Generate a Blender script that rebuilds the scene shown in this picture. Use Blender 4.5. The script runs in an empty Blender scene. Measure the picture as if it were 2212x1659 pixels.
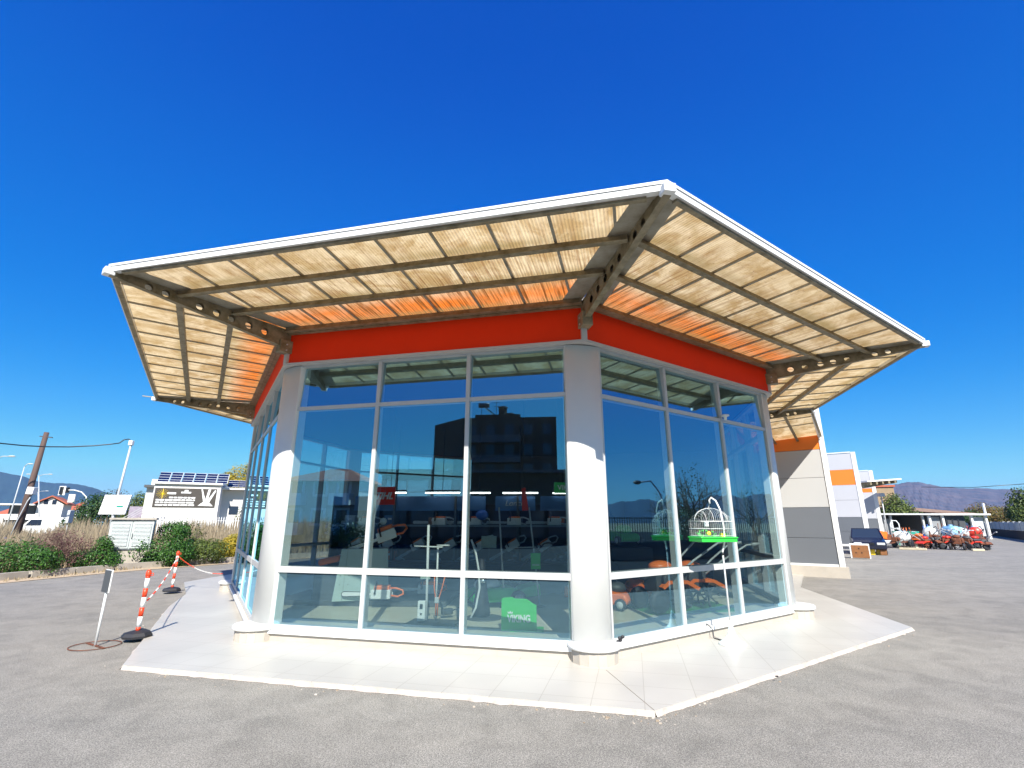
import bpy, bmesh, math, random
from mathutils import Vector, Matrix
R = math.radians
random.seed(7)
S = bpy.context.scene
COL = S.collection

# ------------------------------------------------------------------ camera, sky, sun, exposure
PITCH, ROLL, FPX, HC = R(15.723), R(0.11), 1056.64, 1.72
cd = bpy.data.cameras.new('camera'); cam = bpy.data.objects.new('camera', cd); COL.objects.link(cam)
cd.sensor_width = 36; cd.lens = FPX/2212*36; cd.clip_start = .05; cd.clip_end = 12000
cam.matrix_world = Matrix.Translation((0, 0, HC)) @ Matrix.Rotation(R(90)+PITCH, 4, 'X') @ Matrix.Rotation(ROLL, 4, 'Z')
S.camera = cam
S.render.engine = 'CYCLES'
S.render.resolution_x, S.render.resolution_y = 1024, 768
S.view_settings.view_transform = 'Standard'; S.view_settings.look = 'None'
S.view_settings.exposure = 0.95; S.view_settings.gamma = 1
S.cycles.max_bounces = 10; S.cycles.transparent_max_bounces = 24; S.cycles.transmission_bounces = 8

SUN_EL, SUN_AZ = 40.2, 277.0          # azimuth of the sun, counter-clockwise from +X
w = bpy.data.worlds.new('World'); S.world = w; w.use_nodes = True
nt = w.node_tree; bg = nt.nodes['Background']
sky = nt.nodes.new('ShaderNodeTexSky'); sky.sky_type = 'NISHITA'; sky.sun_disc = False
sky.sun_elevation = R(SUN_EL); sky.sun_rotation = R(90-SUN_AZ); sky.altitude = 400
sky.air_density = 1.0; sky.dust_density = 0.25; sky.ozone_density = 3.0
hs = nt.nodes.new('ShaderNodeHueSaturation'); hs.inputs['Saturation'].default_value = 1.3
# the sky's own blue, graded to the deep saturated blue of the photograph
def vscale(f):
    n = nt.nodes.new('ShaderNodeVectorMath'); n.operation = 'SCALE'; n.inputs['Scale'].default_value = f; return n
SK = 0.154
pre, post = vscale(SK), vscale(1/SK); cv = nt.nodes.new('ShaderNodeRGBCurve')
for ch, pts in ((0, ((.02, .001), (.093, .008), (.24, .07), (.6, .24), (1, .36), (3, .8))),
                (1, ((.109, .085), (.16, .14), (.313, .25), (.583, .44), (1, .70), (3, 1.35))),
                (2, ((.15, .24), (.309, .55), (.45, .70), (.704, .84), (1, .96), (3, 1.6)))):
    c_ = cv.mapping.curves[ch]; c_.points[1].location = pts[-1]
    for p_ in pts[:-1]: c_.points.new(*p_)
cv.mapping.extend = 'HORIZONTAL'; cv.mapping.use_clip = False; cv.mapping.update()
nt.links.new(sky.outputs[0], hs.inputs['Color']); nt.links.new(hs.outputs[0], pre.inputs[0])
nt.links.new(pre.outputs[0], cv.inputs['Color']); nt.links.new(cv.outputs[0], post.inputs[0])
nt.links.new(post.outputs[0], bg.inputs[0]); bg.inputs[1].default_value = 0.080
sd = bpy.data.lights.new('sun', 'SUN'); sd.energy = 5.0; sd.angle = R(0.5); sd.color = (1, .955, .88)
so = bpy.data.objects.new('sun', sd); COL.objects.link(so)
sdir = Vector((math.cos(R(SUN_EL))*math.cos(R(SUN_AZ)), math.cos(R(SUN_EL))*math.sin(R(SUN_AZ)), math.sin(R(SUN_EL))))
so.rotation_euler = sdir.to_track_quat('Z', 'Y').to_euler(); so.location = sdir*60

# ------------------------------------------------------------------ pixel -> place helpers (v pixels of a 2212 x 1659 view)
def ray(X, Y):
    u = (X-1106)/FPX; v = (Y-829.5)/FPX
    u, v = u*math.cos(ROLL)+v*math.sin(ROLL), -u*math.sin(ROLL)+v*math.cos(ROLL)
    return Vector((u, math.cos(PITCH)+v*math.sin(PITCH), math.sin(PITCH)-v*math.cos(PITCH)))
def at(X, Y, D):
    d = ray(X, Y); t = D/d.y; return Vector((d.x*t, D, HC+d.z*t))
def onp(X, Y, P, az):
    # pixel ray meets the vertical plane through P that runs along azimuth az -> (distance along it, height)
    d = ray(X, Y); c, s_ = math.cos(R(az)), math.sin(R(az)); k = (P[0]*s_-P[1]*c)/(d.x*s_-d.y*c)
    return (d.x*k-P[0])*c+(d.y*k-P[1])*s_, HC+d.z*k
def gnd(X, Y, z=0):
    d = ray(X, Y); t = (z-HC)/d.z; return Vector((d.x*t, d.y*t, z))

# ------------------------------------------------------------------ materials
def nodes_of(m):
    m.use_nodes = True; t = m.node_tree; return t, t.nodes['Principled BSDF']
def mat(name, col, rough=.6, metal=0, var=0, vs=3, bump=0, bs=40, col2=None, island=False, spec=.5, stretch=None, trans=0):
    m = bpy.data.materials.new(name); t, p = nodes_of(m)
    p.inputs['Roughness'].default_value = rough; p.inputs['Metallic'].default_value = metal
    p.inputs['Specular IOR Level'].default_value = spec
    c1 = (*col, 1)
    c2 = (*col2, 1) if col2 else (*[max(0, c*(1-var)) for c in col], 1)
    if var or col2:
        cr = t.nodes.new('ShaderNodeMix'); cr.data_type = 'RGBA'
        cr.inputs[6].default_value = c1; cr.inputs[7].default_value = c2
        if island:
            g = t.nodes.new('ShaderNodeNewGeometry'); t.links.new(g.outputs['Random Per Island'], cr.inputs[0])
        else:
            tc = t.nodes.new('ShaderNodeTexCoord'); mp = t.nodes.new('ShaderNodeMapping')
            if stretch: mp.inputs['Scale'].default_value = stretch
            n = t.nodes.new('ShaderNodeTexNoise'); n.inputs['Scale'].default_value = vs; n.inputs['Detail'].default_value = 6
            n.inputs['Roughness'].default_value = .65
            r = t.nodes.new('ShaderNodeMapRange'); r.inputs[1].default_value = .35; r.inputs[2].default_value = .68
            t.links.new(tc.outputs['Object'], mp.inputs[0]); t.links.new(mp.outputs[0], n.inputs[0])
            t.links.new(n.outputs[0], r.inputs[0]); t.links.new(r.outputs[0], cr.inputs[0])
        t.links.new(cr.outputs[2], p.inputs['Base Color'])
    else: p.inputs['Base Color'].default_value = c1
    if bump:
        tc = t.nodes.new('ShaderNodeTexCoord'); n = t.nodes.new('ShaderNodeTexNoise'); n.inputs['Scale'].default_value = bs
        n.inputs['Detail'].default_value = 4
        b = t.nodes.new('ShaderNodeBump'); b.inputs['Strength'].default_value = bump; b.inputs['Distance'].default_value = .01
        t.links.new(tc.outputs['Object'], n.inputs[0]); t.links.new(n.outputs[0], b.inputs['Height']); t.links.new(b.outputs[0], p.inputs['Normal'])
    if trans:
        tr = t.nodes.new('ShaderNodeBsdfTranslucent'); mx = t.nodes.new('ShaderNodeMixShader'); mx.inputs[0].default_value = trans
        src = p.inputs['Base Color'].links[0].from_socket if p.inputs['Base Color'].links else None
        if src: t.links.new(src, tr.inputs[0])
        else: tr.inputs[0].default_value = c1
        t.links.new(p.outputs[0], mx.inputs[1]); t.links.new(tr.outputs[0], mx.inputs[2])
        t.links.new(mx.outputs[0], t.nodes['Material Output'].inputs[0])
    return m
def emat(name, col, s):
    m = bpy.data.materials.new(name); t, p = nodes_of(m)
    p.inputs['Base Color'].default_value = (*col, 1); p.inputs['Emission Color'].default_value = (*col, 1); p.inputs['Emission Strength'].default_value = s
    return m
def glass(name, tint, base, k=1.0):
    m = bpy.data.materials.new(name); m.use_nodes = True; t = m.node_tree; t.nodes.clear()
    o = t.nodes.new('ShaderNodeOutputMaterial'); mx = t.nodes.new('ShaderNodeMixShader')
    tr = t.nodes.new('ShaderNodeBsdfTransparent'); tr.inputs[0].default_value = (*tint, 1)
    gl = t.nodes.new('ShaderNodeBsdfGlossy'); gl.inputs['Roughness'].default_value = 0.0; gl.inputs[0].default_value = (.40, .78, 1, 1)
    f = t.nodes.new('ShaderNodeFresnel'); f.inputs[0].default_value = 1.5
    a = t.nodes.new('ShaderNodeMath'); a.operation = 'MULTIPLY_ADD'; a.inputs[1].default_value = k; a.inputs[2].default_value = base; a.use_clamp = True
    g = t.nodes.new('ShaderNodeNewGeometry'); iv = t.nodes.new('ShaderNodeMath'); iv.operation = 'SUBTRACT'; iv.inputs[0].default_value = 1
    ml = t.nodes.new('ShaderNodeMath'); ml.operation = 'MULTIPLY'        # only the face a ray enters by mirrors
    t.links.new(g.outputs['Backfacing'], iv.inputs[1]); t.links.new(f.outputs[0], a.inputs[0])
    t.links.new(a.outputs[0], ml.inputs[0]); t.links.new(iv.outputs[0], ml.inputs[1]); t.links.new(ml.outputs[0], mx.inputs[0])
    t.links.new(tr.outputs[0], mx.inputs[1]); t.links.new(gl.outputs[0], mx.inputs[2]); t.links.new(mx.outputs[0], o.inputs[0])
    return m

M = {}
M['white'] = mat('white_paint', (.74, .74, .72), .45, var=.06, vs=2)
M['alu'] = mat('aluminium_frame', (.50, .495, .48), .42, var=.08, vs=4)
M['column'] = mat('column_cladding', (.71, .71, .675), .42, var=.04, vs=2)
M['orange'] = mat('orange_band', (.85, .038, .002), .65, var=.08, vs=1.5, spec=.2)
M['steel'] = mat('canopy_steel', (.30, .25, .16), .5, col2=(.13, .10, .045), vs=7)
M['steel2'] = mat('flashing_steel', (.34, .31, .25), .5, col2=(.22, .19, .13), vs=5)
M['edge'] = mat('white_roof_edge', (.80, .80, .78), .4, var=.05, vs=3)
M['dark'] = mat('dark_rubber', (.02, .02, .024), .6)
M['black'] = mat('black_plastic', (.012, .012, .014), .3)
M['navy'] = mat('dark_car_paint', (.012, .015, .03), .15)
M['red'] = mat('red_paint', (.62, .035, .015), .4, var=.15)
M['orangep'] = mat('orange_plastic', (.85, .17, .02), .4)
M['rust'] = mat('rusty_metal', (.20, .06, .025), .8, col2=(.08, .035, .02), vs=9)
M['brown'] = mat('brown_wood', (.25, .10, .03), .7, var=.3, vs=6)
M['green'] = mat('green_plastic', (.03, .45, .05), .35)
M['greenlime'] = mat('green_board', (.05, .50, .08), .45)
M['dgreen'] = mat('teal_metal', (.02, .30, .22), .5)
M['yellow'] = mat('yellow_plastic', (.85, .60, .02), .4)
M['blue'] = mat('blue_paint', (.03, .12, .5), .4)
M['lblue'] = mat('light_blue_paint', (.25, .5, .75), .5, var=.2)
M['grey'] = mat('grey_paint', (.25, .26, .27), .5, var=.1)
M['dgrey'] = mat('dark_grey_paint', (.07, .075, .08), .5, var=.1)
M['lgrey'] = mat('light_grey_paint', (.5, .51, .51), .45, var=.1)
M['chrome'] = mat('bright_metal', (.6, .6, .6), .25, metal=1)
M['cream'] = mat('cream_cladding', (.44, .435, .42), .5, var=.04, vs=.7)
M['wgrey'] = mat('grey_cladding', (.125, .135, .15), .5, var=.06, vs=.7)
M['wwhite'] = mat('white_cladding', (.48, .48, .50), .5, var=.05, vs=.7)
M['worange'] = mat('orange_cladding', (.80, .20, .02), .5, var=.05, vs=.7)
M['plinth'] = mat('plinth_render', (.44, .395, .335), .8, var=.12, vs=3)
M['concrete'] = mat('concrete', (.42, .38, .32), .85, var=.25, vs=2.5, bump=.3)
M['roofred'] = mat('red_roof_tiles', (.42, .11, .055), .8, var=.25, vs=4)
M['wall'] = mat('house_render', (.62, .60, .57), .8, var=.06)
M['wallgrey'] = mat('grey_house_render', (.20, .19, .17), .85, var=.06)
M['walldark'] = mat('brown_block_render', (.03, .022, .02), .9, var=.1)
M['win'] = mat('dark_window', (.02, .03, .05), .08)
M['panel'] = mat('solar_cells', (.006, .012, .05), .12)
M['wood'] = mat('weathered_pole', (.12, .075, .06), .85, var=.35, vs=6, stretch=(1, 1, .15))
M['gal'] = mat('galvanised_steel', (.45, .47, .48), .45, var=.1)
M['bark'] = mat('bark', (.08, .055, .04), .9, var=.3, vs=8)
M['pink'] = mat('reddish_twigs', (.07, .02, .03), .8, col2=(.18, .10, .08), island=True)
M['leafg'] = mat('green_leaves', (.012, .055, .006), .5, col2=(.055, .15, .012), island=True, trans=.12)
M['leafd'] = mat('dark_leaves', (.012, .05, .012), .55, col2=(.05, .11, .02), island=True, trans=.2)
M['leafo'] = mat('olive_leaves', (.025, .05, .008), .55, col2=(.12, .16, .02), island=True, trans=.15)
M['leafy'] = mat('yellow_leaves', (.22, .22, .02), .55, col2=(.50, .36, .03), island=True, trans=.3)
M['leafor'] = mat('autumn_leaves', (.20, .11, .03), .6, col2=(.12, .14, .03), island=True, trans=.25)
M['straw'] = mat('dry_grass', (.42, .33, .22), .9, col2=(.24, .20, .12), island=True, trans=.2)
M['tank'] = mat('white_tank', (.66, .68, .66), .4, var=.15)
M['shopfloor'] = mat('shop_floor_tiles', (.60, .55, .42), .35, var=.05, vs=1)
M['ceiling'] = mat('ceiling_grey', (.12, .12, .12), .8)
M['cabinet'] = mat('pale_green_metal', (.42, .50, .45), .45, var=.04)
M['eleccab'] = mat('grey_green_metal', (.46, .50, .49), .5, var=.05)
M['shelf'] = mat('dark_shelf', (.05, .03, .026), .6, var=.2)
M['shelfedge'] = mat('shelf_edge', (.20, .24, .27), .5)
M['bluepanel'] = mat('blue_panel', (.05, .13, .30), .5)
M['matg'] = mat('green_mat', (.04, .20, .04), .95)
M['tube'] = emat('lit_tube', (1, 1, 1), 6)
M['glassA'] = glass('shop_glass', (.84, .90, .89), .29, 1.3)
M['bodyw'] = mat('white_saw_plastic', (.75, .74, .72), .4)
M['leaves_dry'] = mat('dry_leaf', (.30, .22, .14), .9, col2=(.5, .46, .40), island=True)

# asphalt with chippings, wear and stains
def asphalt(name, c1, c2, c3):
    m = bpy.data.materials.new(name); t, p = nodes_of(m); N = t.nodes.new; L = t.links.new
    tc = N('ShaderNodeTexCoord')
    n1 = N('ShaderNodeTexNoise'); n1.inputs['Scale'].default_value = .35; n1.inputs['Detail'].default_value = 7; n1.inputs['Roughness'].default_value = .6
    n2 = N('ShaderNodeTexVoronoi'); n2.inputs['Scale'].default_value = 150
    n3 = N('ShaderNodeTexNoise'); n3.inputs['Scale'].default_value = 95; n3.inputs['Detail'].default_value = 3
    n4 = N('ShaderNodeTexNoise'); n4.inputs['Scale'].default_value = 2.2; n4.inputs['Detail'].default_value = 5; n4.inputs['Distortion'].default_value = .8
    mp = N('ShaderNodeMapping'); mp.inputs['Rotation'].default_value = (0, 0, R(-20)); mp.inputs['Scale'].default_value = (.5, 1.6, 1)
    for n in (n2, n3): L(tc.outputs['Object'], n.inputs[0])
    L(tc.outputs['Object'], mp.inputs[0]); L(mp.outputs[0], n1.inputs[0]); L(tc.outputs['Object'], n4.inputs[0])
    a = N('ShaderNodeMix'); a.data_type = 'RGBA'; a.inputs[6].default_value = (*c1, 1); a.inputs[7].default_value = (*c2, 1)
    r = N('ShaderNodeMapRange'); r.inputs[1].default_value = .36; r.inputs[2].default_value = .64; L(n1.outputs[0], r.inputs[0]); L(r.outputs[0], a.inputs[0])
    bm_ = N('ShaderNodeMix'); bm_.data_type = 'RGBA'; bm_.blend_type = 'MULTIPLY'; bm_.inputs[0].default_value = 1
    r2 = N('ShaderNodeMapRange'); r2.inputs[1].default_value = .38; r2.inputs[2].default_value = .62; r2.inputs[3].default_value = .54; r2.inputs[4].default_value = 1.42
    L(n3.outputs[0], r2.inputs[0]); L(a.outputs[2], bm_.inputs[6]); L(r2.outputs[0], bm_.inputs[7])
    c = N('ShaderNodeMix'); c.data_type = 'RGBA'; c.inputs[7].default_value = (*c3, 1)
    r3 = N('ShaderNodeMapRange'); r3.inputs[1].default_value = .62; r3.inputs[2].default_value = .75; r3.inputs[3].default_value = 0; r3.inputs[4].default_value = .5
    L(n2.outputs['Color'], r3.inputs[0]); L(r3.outputs[0], c.inputs[0]); L(bm_.outputs[2], c.inputs[6])
    d = N('ShaderNodeMix'); d.data_type = 'RGBA'; d.blend_type = 'MULTIPLY'; d.inputs[0].default_value = 1
    r4 = N('ShaderNodeMapRange'); r4.inputs[1].default_value = .3; r4.inputs[2].default_value = .6; r4.inputs[3].default_value = .82; r4.inputs[4].default_value = 1.06
    L(n4.outputs[0], r4.inputs[0]); L(c.outputs[2], d.inputs[6]); L(r4.outputs[0], d.inputs[7])
    L(d.outputs[2], p.inputs['Base Color']); p.inputs['Roughness'].default_value = .85
    b = N('ShaderNodeBump'); b.inputs['Strength'].default_value = .55; b.inputs['Distance'].default_value = .006
    L(n3.outputs[0], b.inputs['Height']); L(b.outputs[0], p.inputs['Normal'])
    return m
M['asphalt'] = asphalt('worn_asphalt', (.232, .216, .184), (.180, .171, .150), (.44, .41, .36))

# ------------------------------------------------------------------ mesh builder
class MB:
    def __init__(s): s.v = []; s.f = []; s.mi = []; s.cur = 0; s.uv = None; s.smooth = set()
    def face(s, idx): s.f.append(idx); s.mi.append(s.cur)
    def add(s, vs, fs, sm=False):
        o = len(s.v); s.v += [tuple(v) for v in vs]
        for f in fs:
            if sm: s.smooth.add(len(s.f))
            s.face([i+o for i in f])
        return s
    def box(s, c, d, rz=0, rx=0, ry=0):
        m = Matrix.Translation(c) @ Matrix.Rotation(rz, 4, 'Z') @ Matrix.Rotation(ry, 4, 'Y') @ Matrix.Rotation(rx, 4, 'X')
        x, y, z = d[0]/2, d[1]/2, d[2]/2
        vs = [m @ Vector(p) for p in ((-x,-y,-z),(x,-y,-z),(x,y,-z),(-x,y,-z),(-x,-y,z),(x,-y,z),(x,y,z),(-x,y,z))]
        return s.add(vs, [(0,3,2,1),(4,5,6,7),(0,1,5,4),(1,2,6,5),(2,3,7,6),(3,0,4,7)])
    def bar(s, a, b, w_, h, up=(0, 0, 1)):
        a, b = Vector(a), Vector(b); d = (b-a).normalized(); u = Vector(up)
        sx = d.cross(u)
        if sx.length < 1e-4: sx = d.cross(Vector((1, 0, 0)))
        sx.normalize(); u = sx.cross(d); sx *= w_/2; u = u*(h/2)
        vs = [a-sx-u, a+sx-u, a+sx+u, a-sx+u, b-sx-u, b+sx-u, b+sx+u, b-sx+u]
        return s.add(vs, [(0,1,2,3),(7,6,5,4),(0,4,5,1),(1,5,6,2),(2,6,7,3),(3,7,4,0)])
    def prism(s, pts, z0, z1):
        n = len(pts)
        area = sum(pts[i][0]*pts[(i+1) % n][1]-pts[(i+1) % n][0]*pts[i][1] for i in range(n))
        if area < 0: pts = pts[::-1]
        vs = [(p[0], p[1], z0) for p in pts]+[(p[0], p[1], z1) for p in pts]
        return s.add(vs, [list(range(n))[::-1], list(range(n, 2*n))]+[(i, (i+1) % n, (i+1) % n+n, i+n) for i in range(n)])
    def ext(s, pts, off):
        n = len(pts); o = Vector(off); vs = [Vector(p) for p in pts]+[Vector(p)+o for p in pts]
        return s.add(vs, [list(range(n))[::-1], list(range(n, 2*n))]+[(i, (i+1) % n, (i+1) % n+n, i+n) for i in range(n)])
    def tube(s, path, r, n=8, cap=True, close=False):
        path = [Vector(p) for p in path]; m = len(path)
        rr = r if isinstance(r, (list, tuple)) else [r]*m
        o = len(s.v); prev = None
        for i, p in enumerate(path):
            if close: d = path[(i+1) % m]-path[i-1]
            else: d = path[min(i+1, m-1)]-path[max(i-1, 0)]
            d.normalize()
            if prev is None: a = d.orthogonal().normalized()
            else: a = (prev-d*prev.dot(d)).normalized()
            prev = a; b = d.cross(a)
            for k in range(n):
                t = 2*math.pi*k/n; s.v.append(tuple(p+(a*math.cos(t)+b*math.sin(t))*rr[i]))
        for i in range(m if close else m-1):
            for k in range(n):
                s.smooth.add(len(s.f)); i2 = (i+1) % m
                s.face([o+i*n+k, o+i*n+(k+1) % n, o+i2*n+(k+1) % n, o+i2*n+k])
        if cap and not close: s.face([o+k for k in range(n)][::-1]); s.face([o+(m-1)*n+k for k in range(n)])
        return s
    def lathe(s, prof, c=(0, 0, 0), n=24, axis='z', sm=True):
        o = len(s.v); c = Vector(c)
        for (r, z) in prof:
            for k in range(n):
                t = 2*math.pi*k/n; x, y = r*math.cos(t), r*math.sin(t)
                q = (x, y, z) if axis == 'z' else ((z, x, y) if axis == 'x' else (y, z, x))
                s.v.append(tuple(c+Vector(q)))
        for i in range(len(prof)-1):
            for k in range(n):
                if sm: s.smooth.add(len(s.f))
                s.face([o+i*n+k, o+i*n+(k+1) % n, o+(i+1)*n+(k+1) % n, o+(i+1)*n+k])
        s.face([o+k for k in range(n)][::-1]); s.face([o+(len(prof)-1)*n+k for k in range(n)])
        return s
    def cyl(s, a, b, r, n=16, r2=None): return s.tube([a, b], [r, r2 if r2 is not None else r], n)
    def ball(s, c, r, n=12, m=8, sq=(1, 1, 1)):
        o = len(s.v); c = Vector(c)
        for i in range(m+1):
            ph = math.pi*i/m
            for k in range(n):
                t = 2*math.pi*k/n
                s.v.append(tuple(c+Vector((r*sq[0]*math.sin(ph)*math.cos(t), r*sq[1]*math.sin(ph)*math.sin(t), r*sq[2]*math.cos(ph)))))
        for i in range(m):
            for k in range(n):
                s.smooth.add(len(s.f)); s.face([o+i*n+k, o+(i+1)*n+k, o+(i+1)*n+(k+1) % n, o+i*n+(k+1) % n])
        return s
    def build(s, name, m, parent=None, world=False, bevel=0):
        me = bpy.data.meshes.new(name)
        vs = s.v
        if world and parent is not None:
            r = parent
            while r.parent: r = r.parent
            inv = (Matrix.Translation(r.location) @ r.rotation_euler.to_matrix().to_4x4()).inverted()
            vs = [tuple(inv @ Vector(v)) for v in vs]
        me.from_pydata(vs, [], s.f)
        for mm in (m if isinstance(m, (list, tuple)) else [m]): me.materials.append(mm)
        me.polygons.foreach_set('material_index', s.mi)
        if s.smooth: me.polygons.foreach_set('use_smooth', [i in s.smooth for i in range(len(s.f))])
        if s.uv:
            ul = me.uv_layers.new(name='UVMap'); k = 0
            for f in s.f:
                for i in f: ul.data[k].uv = s.uv[i]; k += 1
        me.validate(); me.update()
        ob = bpy.data.objects.new(name, me); COL.objects.link(ob)
        if parent is not None: ob.parent = parent
        if bevel:
            b = ob.modifiers.new('bevel', 'BEVEL'); b.width = bevel; b.segments = 2; b.limit_method = 'ANGLE'
        return ob
def tag(o, label, cat, group=None, kind=None):
    if label: o['label'] = label
    if cat: o['category'] = cat
    if group: o['group'] = group
    if kind: o['kind'] = kind
    return o
def thing(name, label, cat, loc=(0, 0, 0), rz=0, group=None):
    o = bpy.data.objects.new(name, None); COL.objects.link(o); o.location = loc; o.rotation_euler = (0, 0, rz)
    o.empty_display_size = .2
    return tag(o, label, cat, group)
def struct(mb, name, m):
    o = mb.build(name, m); o['kind'] = 'structure'; return o
def kids(o): return [c for c in COL.objects if c.parent == o]
def dup(src, loc, rz, label=None, parent=None):
    c = src.copy(); COL.objects.link(c)
    if parent is None: c.location = loc; c.rotation_euler = (src.rotation_euler.x, src.rotation_euler.y, rz)
    else: c.parent = parent
    if label: c['label'] = label
    for ch in kids(src): dup(ch, None, 0, None, c)
    return c
def text(body, size, matn, parent, loc, rot, name='lettering', shear=0, ext=.003, off=.0, align='CENTER'):
    cu = bpy.data.curves.new('txt', 'FONT'); cu.body = body; cu.size = size; cu.extrude = ext; cu.shear = shear; cu.offset = off
    cu.align_x = align; cu.align_y = 'CENTER'
    tmp = bpy.data.objects.new('txt', cu); COL.objects.link(tmp)
    bpy.context.view_layer.update()
    me = bpy.data.meshes.new_from_object(tmp.evaluated_get(bpy.context.evaluated_depsgraph_get()))
    bpy.data.objects.remove(tmp); me.materials.clear(); me.materials.append(matn)
    o = bpy.data.objects.new(name, me); COL.objects.link(o); o.parent = parent
    o.location = loc; o.rotation_euler = rot
    return o
def lerp(a, b, t): return Vector(a).lerp(Vector(b), t)

# ------------------------------------------------------------------ plan of the showroom
def d2(deg): return Vector((math.cos(R(deg)), math.sin(R(deg)), 0))
def isect(P, d, Q, e):
    k = ((Q-P).x*e.y-(Q-P).y*e.x)/(d.x*e.y-d.y*e.x); return P+d*k
aA, aB, aC, aF, aD, aE, aG, aW = -13.454, 35.514, 77.2, 55.0, 121.5, 76.5, 31.5, 145.0
C0 = Vector((-3.801, 7.939, 0)); C1 = Vector((1.0494, 6.7783, 0)); C2 = Vector((5.2746, 9.7937, 0))
T0 = Vector((-5.397, 5.869, 0)); T1 = Vector((1.558, 4.170, 0)); T2 = Vector((7.720, 8.570, 0)); T3 = Vector((9.02, 14.28, 0)); K = Vector((10.72, 16.72, 0))
Tm1 = Vector((-9.74, 12.935, 0)); Cm1 = Vector((-7.12, 13.35, 0))
Cm2 = Cm1+d2(aE)*5.0; Tm2 = Tm1+d2(aE)*7.0
Cm3 = Cm2+d2(aG)*5.0; Tm3 = Tm2+d2(aG)*6.6
nF = d2(aF-90)
T4 = K+d2(aW)*.05
C3 = isect(C2, d2(aC), T3-nF*2.42, d2(aF)); C4 = isect(C3, d2(aF), K, d2(aW))
ZB, ZT1, ZT2, ZTOP, ZF1 = .27, 1.025, 3.50, 4.253, 4.80
TIPZ = 5.03

# ------------------------------------------------------------------ ground
g = MB(); g.add([(-2000, -2000, -.004), (2000, -2000, -.004), (2000, 2000, -.004), (-2000, 2000, -.004)], [(0, 1, 2, 3)])
M['field'] = mat('dry_field', (.30, .25, .15), .95, col2=(.16, .16, .08), vs=.02)
struct(g, 'ground', M['field'])
g = MB()
kerb = [(-14.6, -60), (-14.6, 14.2), (-14.25, 16.0), (-13.55, 18.4), (-12.7, 20.2), (-11.2, 22.6), (-7, 29), (2, 44), (30, 95)]
g.add([(p[0], p[1], 0) for p in kerb]+[(80, 95, 0), (80, -60, 0)], [list(range(len(kerb)+2))[::-1]])
struct(g, 'asphalt_yard', M['asphalt'])

M['unseenground'] = asphalt('unseen_dark_ground', (.035, .035, .038), (.03, .03, .033), (.07, .07, .07))
M['unseenground'].node_tree.nodes['Principled BSDF'].inputs['Specular IOR Level'].default_value = .08
g = MB(); st_ = [(-60, 12.7), (-.5, -1.75), (2.4, -1.2), (4.6, 2.9), (9.4, 8.2), (64, 56), (90, 50), (90, -34), (-60, -22)]  # unseen dark ground; its right arm is added to darken the mirrored panes
g.add([(x, y, .004) for x, y in st_], [list(range(len(st_)))[::-1]]); struct(g, 'unseen_street_with_added_arm', M['unseenground'])
# cream tile apron under the canopy
def tilemat():
    m = bpy.data.materials.new('cream_tiles'); t, p = nodes_of(m); N = t.nodes.new; L = t.links.new
    tc = N('ShaderNodeTexCoord'); mp = N('ShaderNodeMapping'); mp.inputs['Rotation'].default_value = (0, 0, R(-aA))
    b = N('ShaderNodeTexBrick'); b.offset = 0; b.inputs['Scale'].default_value = 1; b.inputs['Mortar Size'].default_value = .004
    b.inputs['Brick Width'].default_value = .5; b.inputs['Row Height'].default_value = .5
    b.inputs['Color1'].default_value = (.475, .45, .40, 1); b.inputs['Color2'].default_value = (.455, .43, .38, 1); b.inputs['Mortar'].default_value = (.35, .32, .27, 1)
    n = N('ShaderNodeTexNoise'); n.inputs['Scale'].default_value = .8; n.inputs['Detail'].default_value = 5
    mx = N('ShaderNodeMix'); mx.data_type = 'RGBA'; mx.blend_type = 'MULTIPLY'; mx.inputs[0].default_value = 1
    r = N('ShaderNodeMapRange'); r.inputs[1].default_value = .3; r.inputs[2].default_value = .7; r.inputs[3].default_value = .9; r.inputs[4].default_value = 1.06
    L(tc.outputs['Object'], mp.inputs[0]); L(mp.outputs[0], b.inputs[0]); L(tc.outputs['Object'], n.inputs[0]); L(n.outputs[0], r.inputs[0])
    L(b.outputs[0], mx.inputs[6]); L(r.outputs[0], mx.inputs[7]); L(mx.outputs[2], p.inputs['Base Color']); p.inputs['Roughness'].default_value = .36
    return m
M['tiles'] = tilemat()
pv = [gnd(265, 1437, .05), gnd(1414, 1535, .05), gnd(1970, 1355, .05), gnd(1728, 1268, .05), K+d2(aW)*onp(1736, 1243, K, aW)[0], C4, C3, C2, C1, C0, Cm1, Vector((-8.2, 20, 0)), Vector((-9.2, 17, 0)), Vector((-9.3, 14.9, 0)), gnd(402, 1283, .05), gnd(365, 1310, .05)]
g = MB()
out = [Vector((p.x, p.y)) for p in pv]
base = [Vector((p.x, p.y, .05)) for p in pv]
g.prism([(p.x, p.y) for p in pv], .004, .05)
struct(g, 'tile_apron', M['tiles'])
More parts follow.
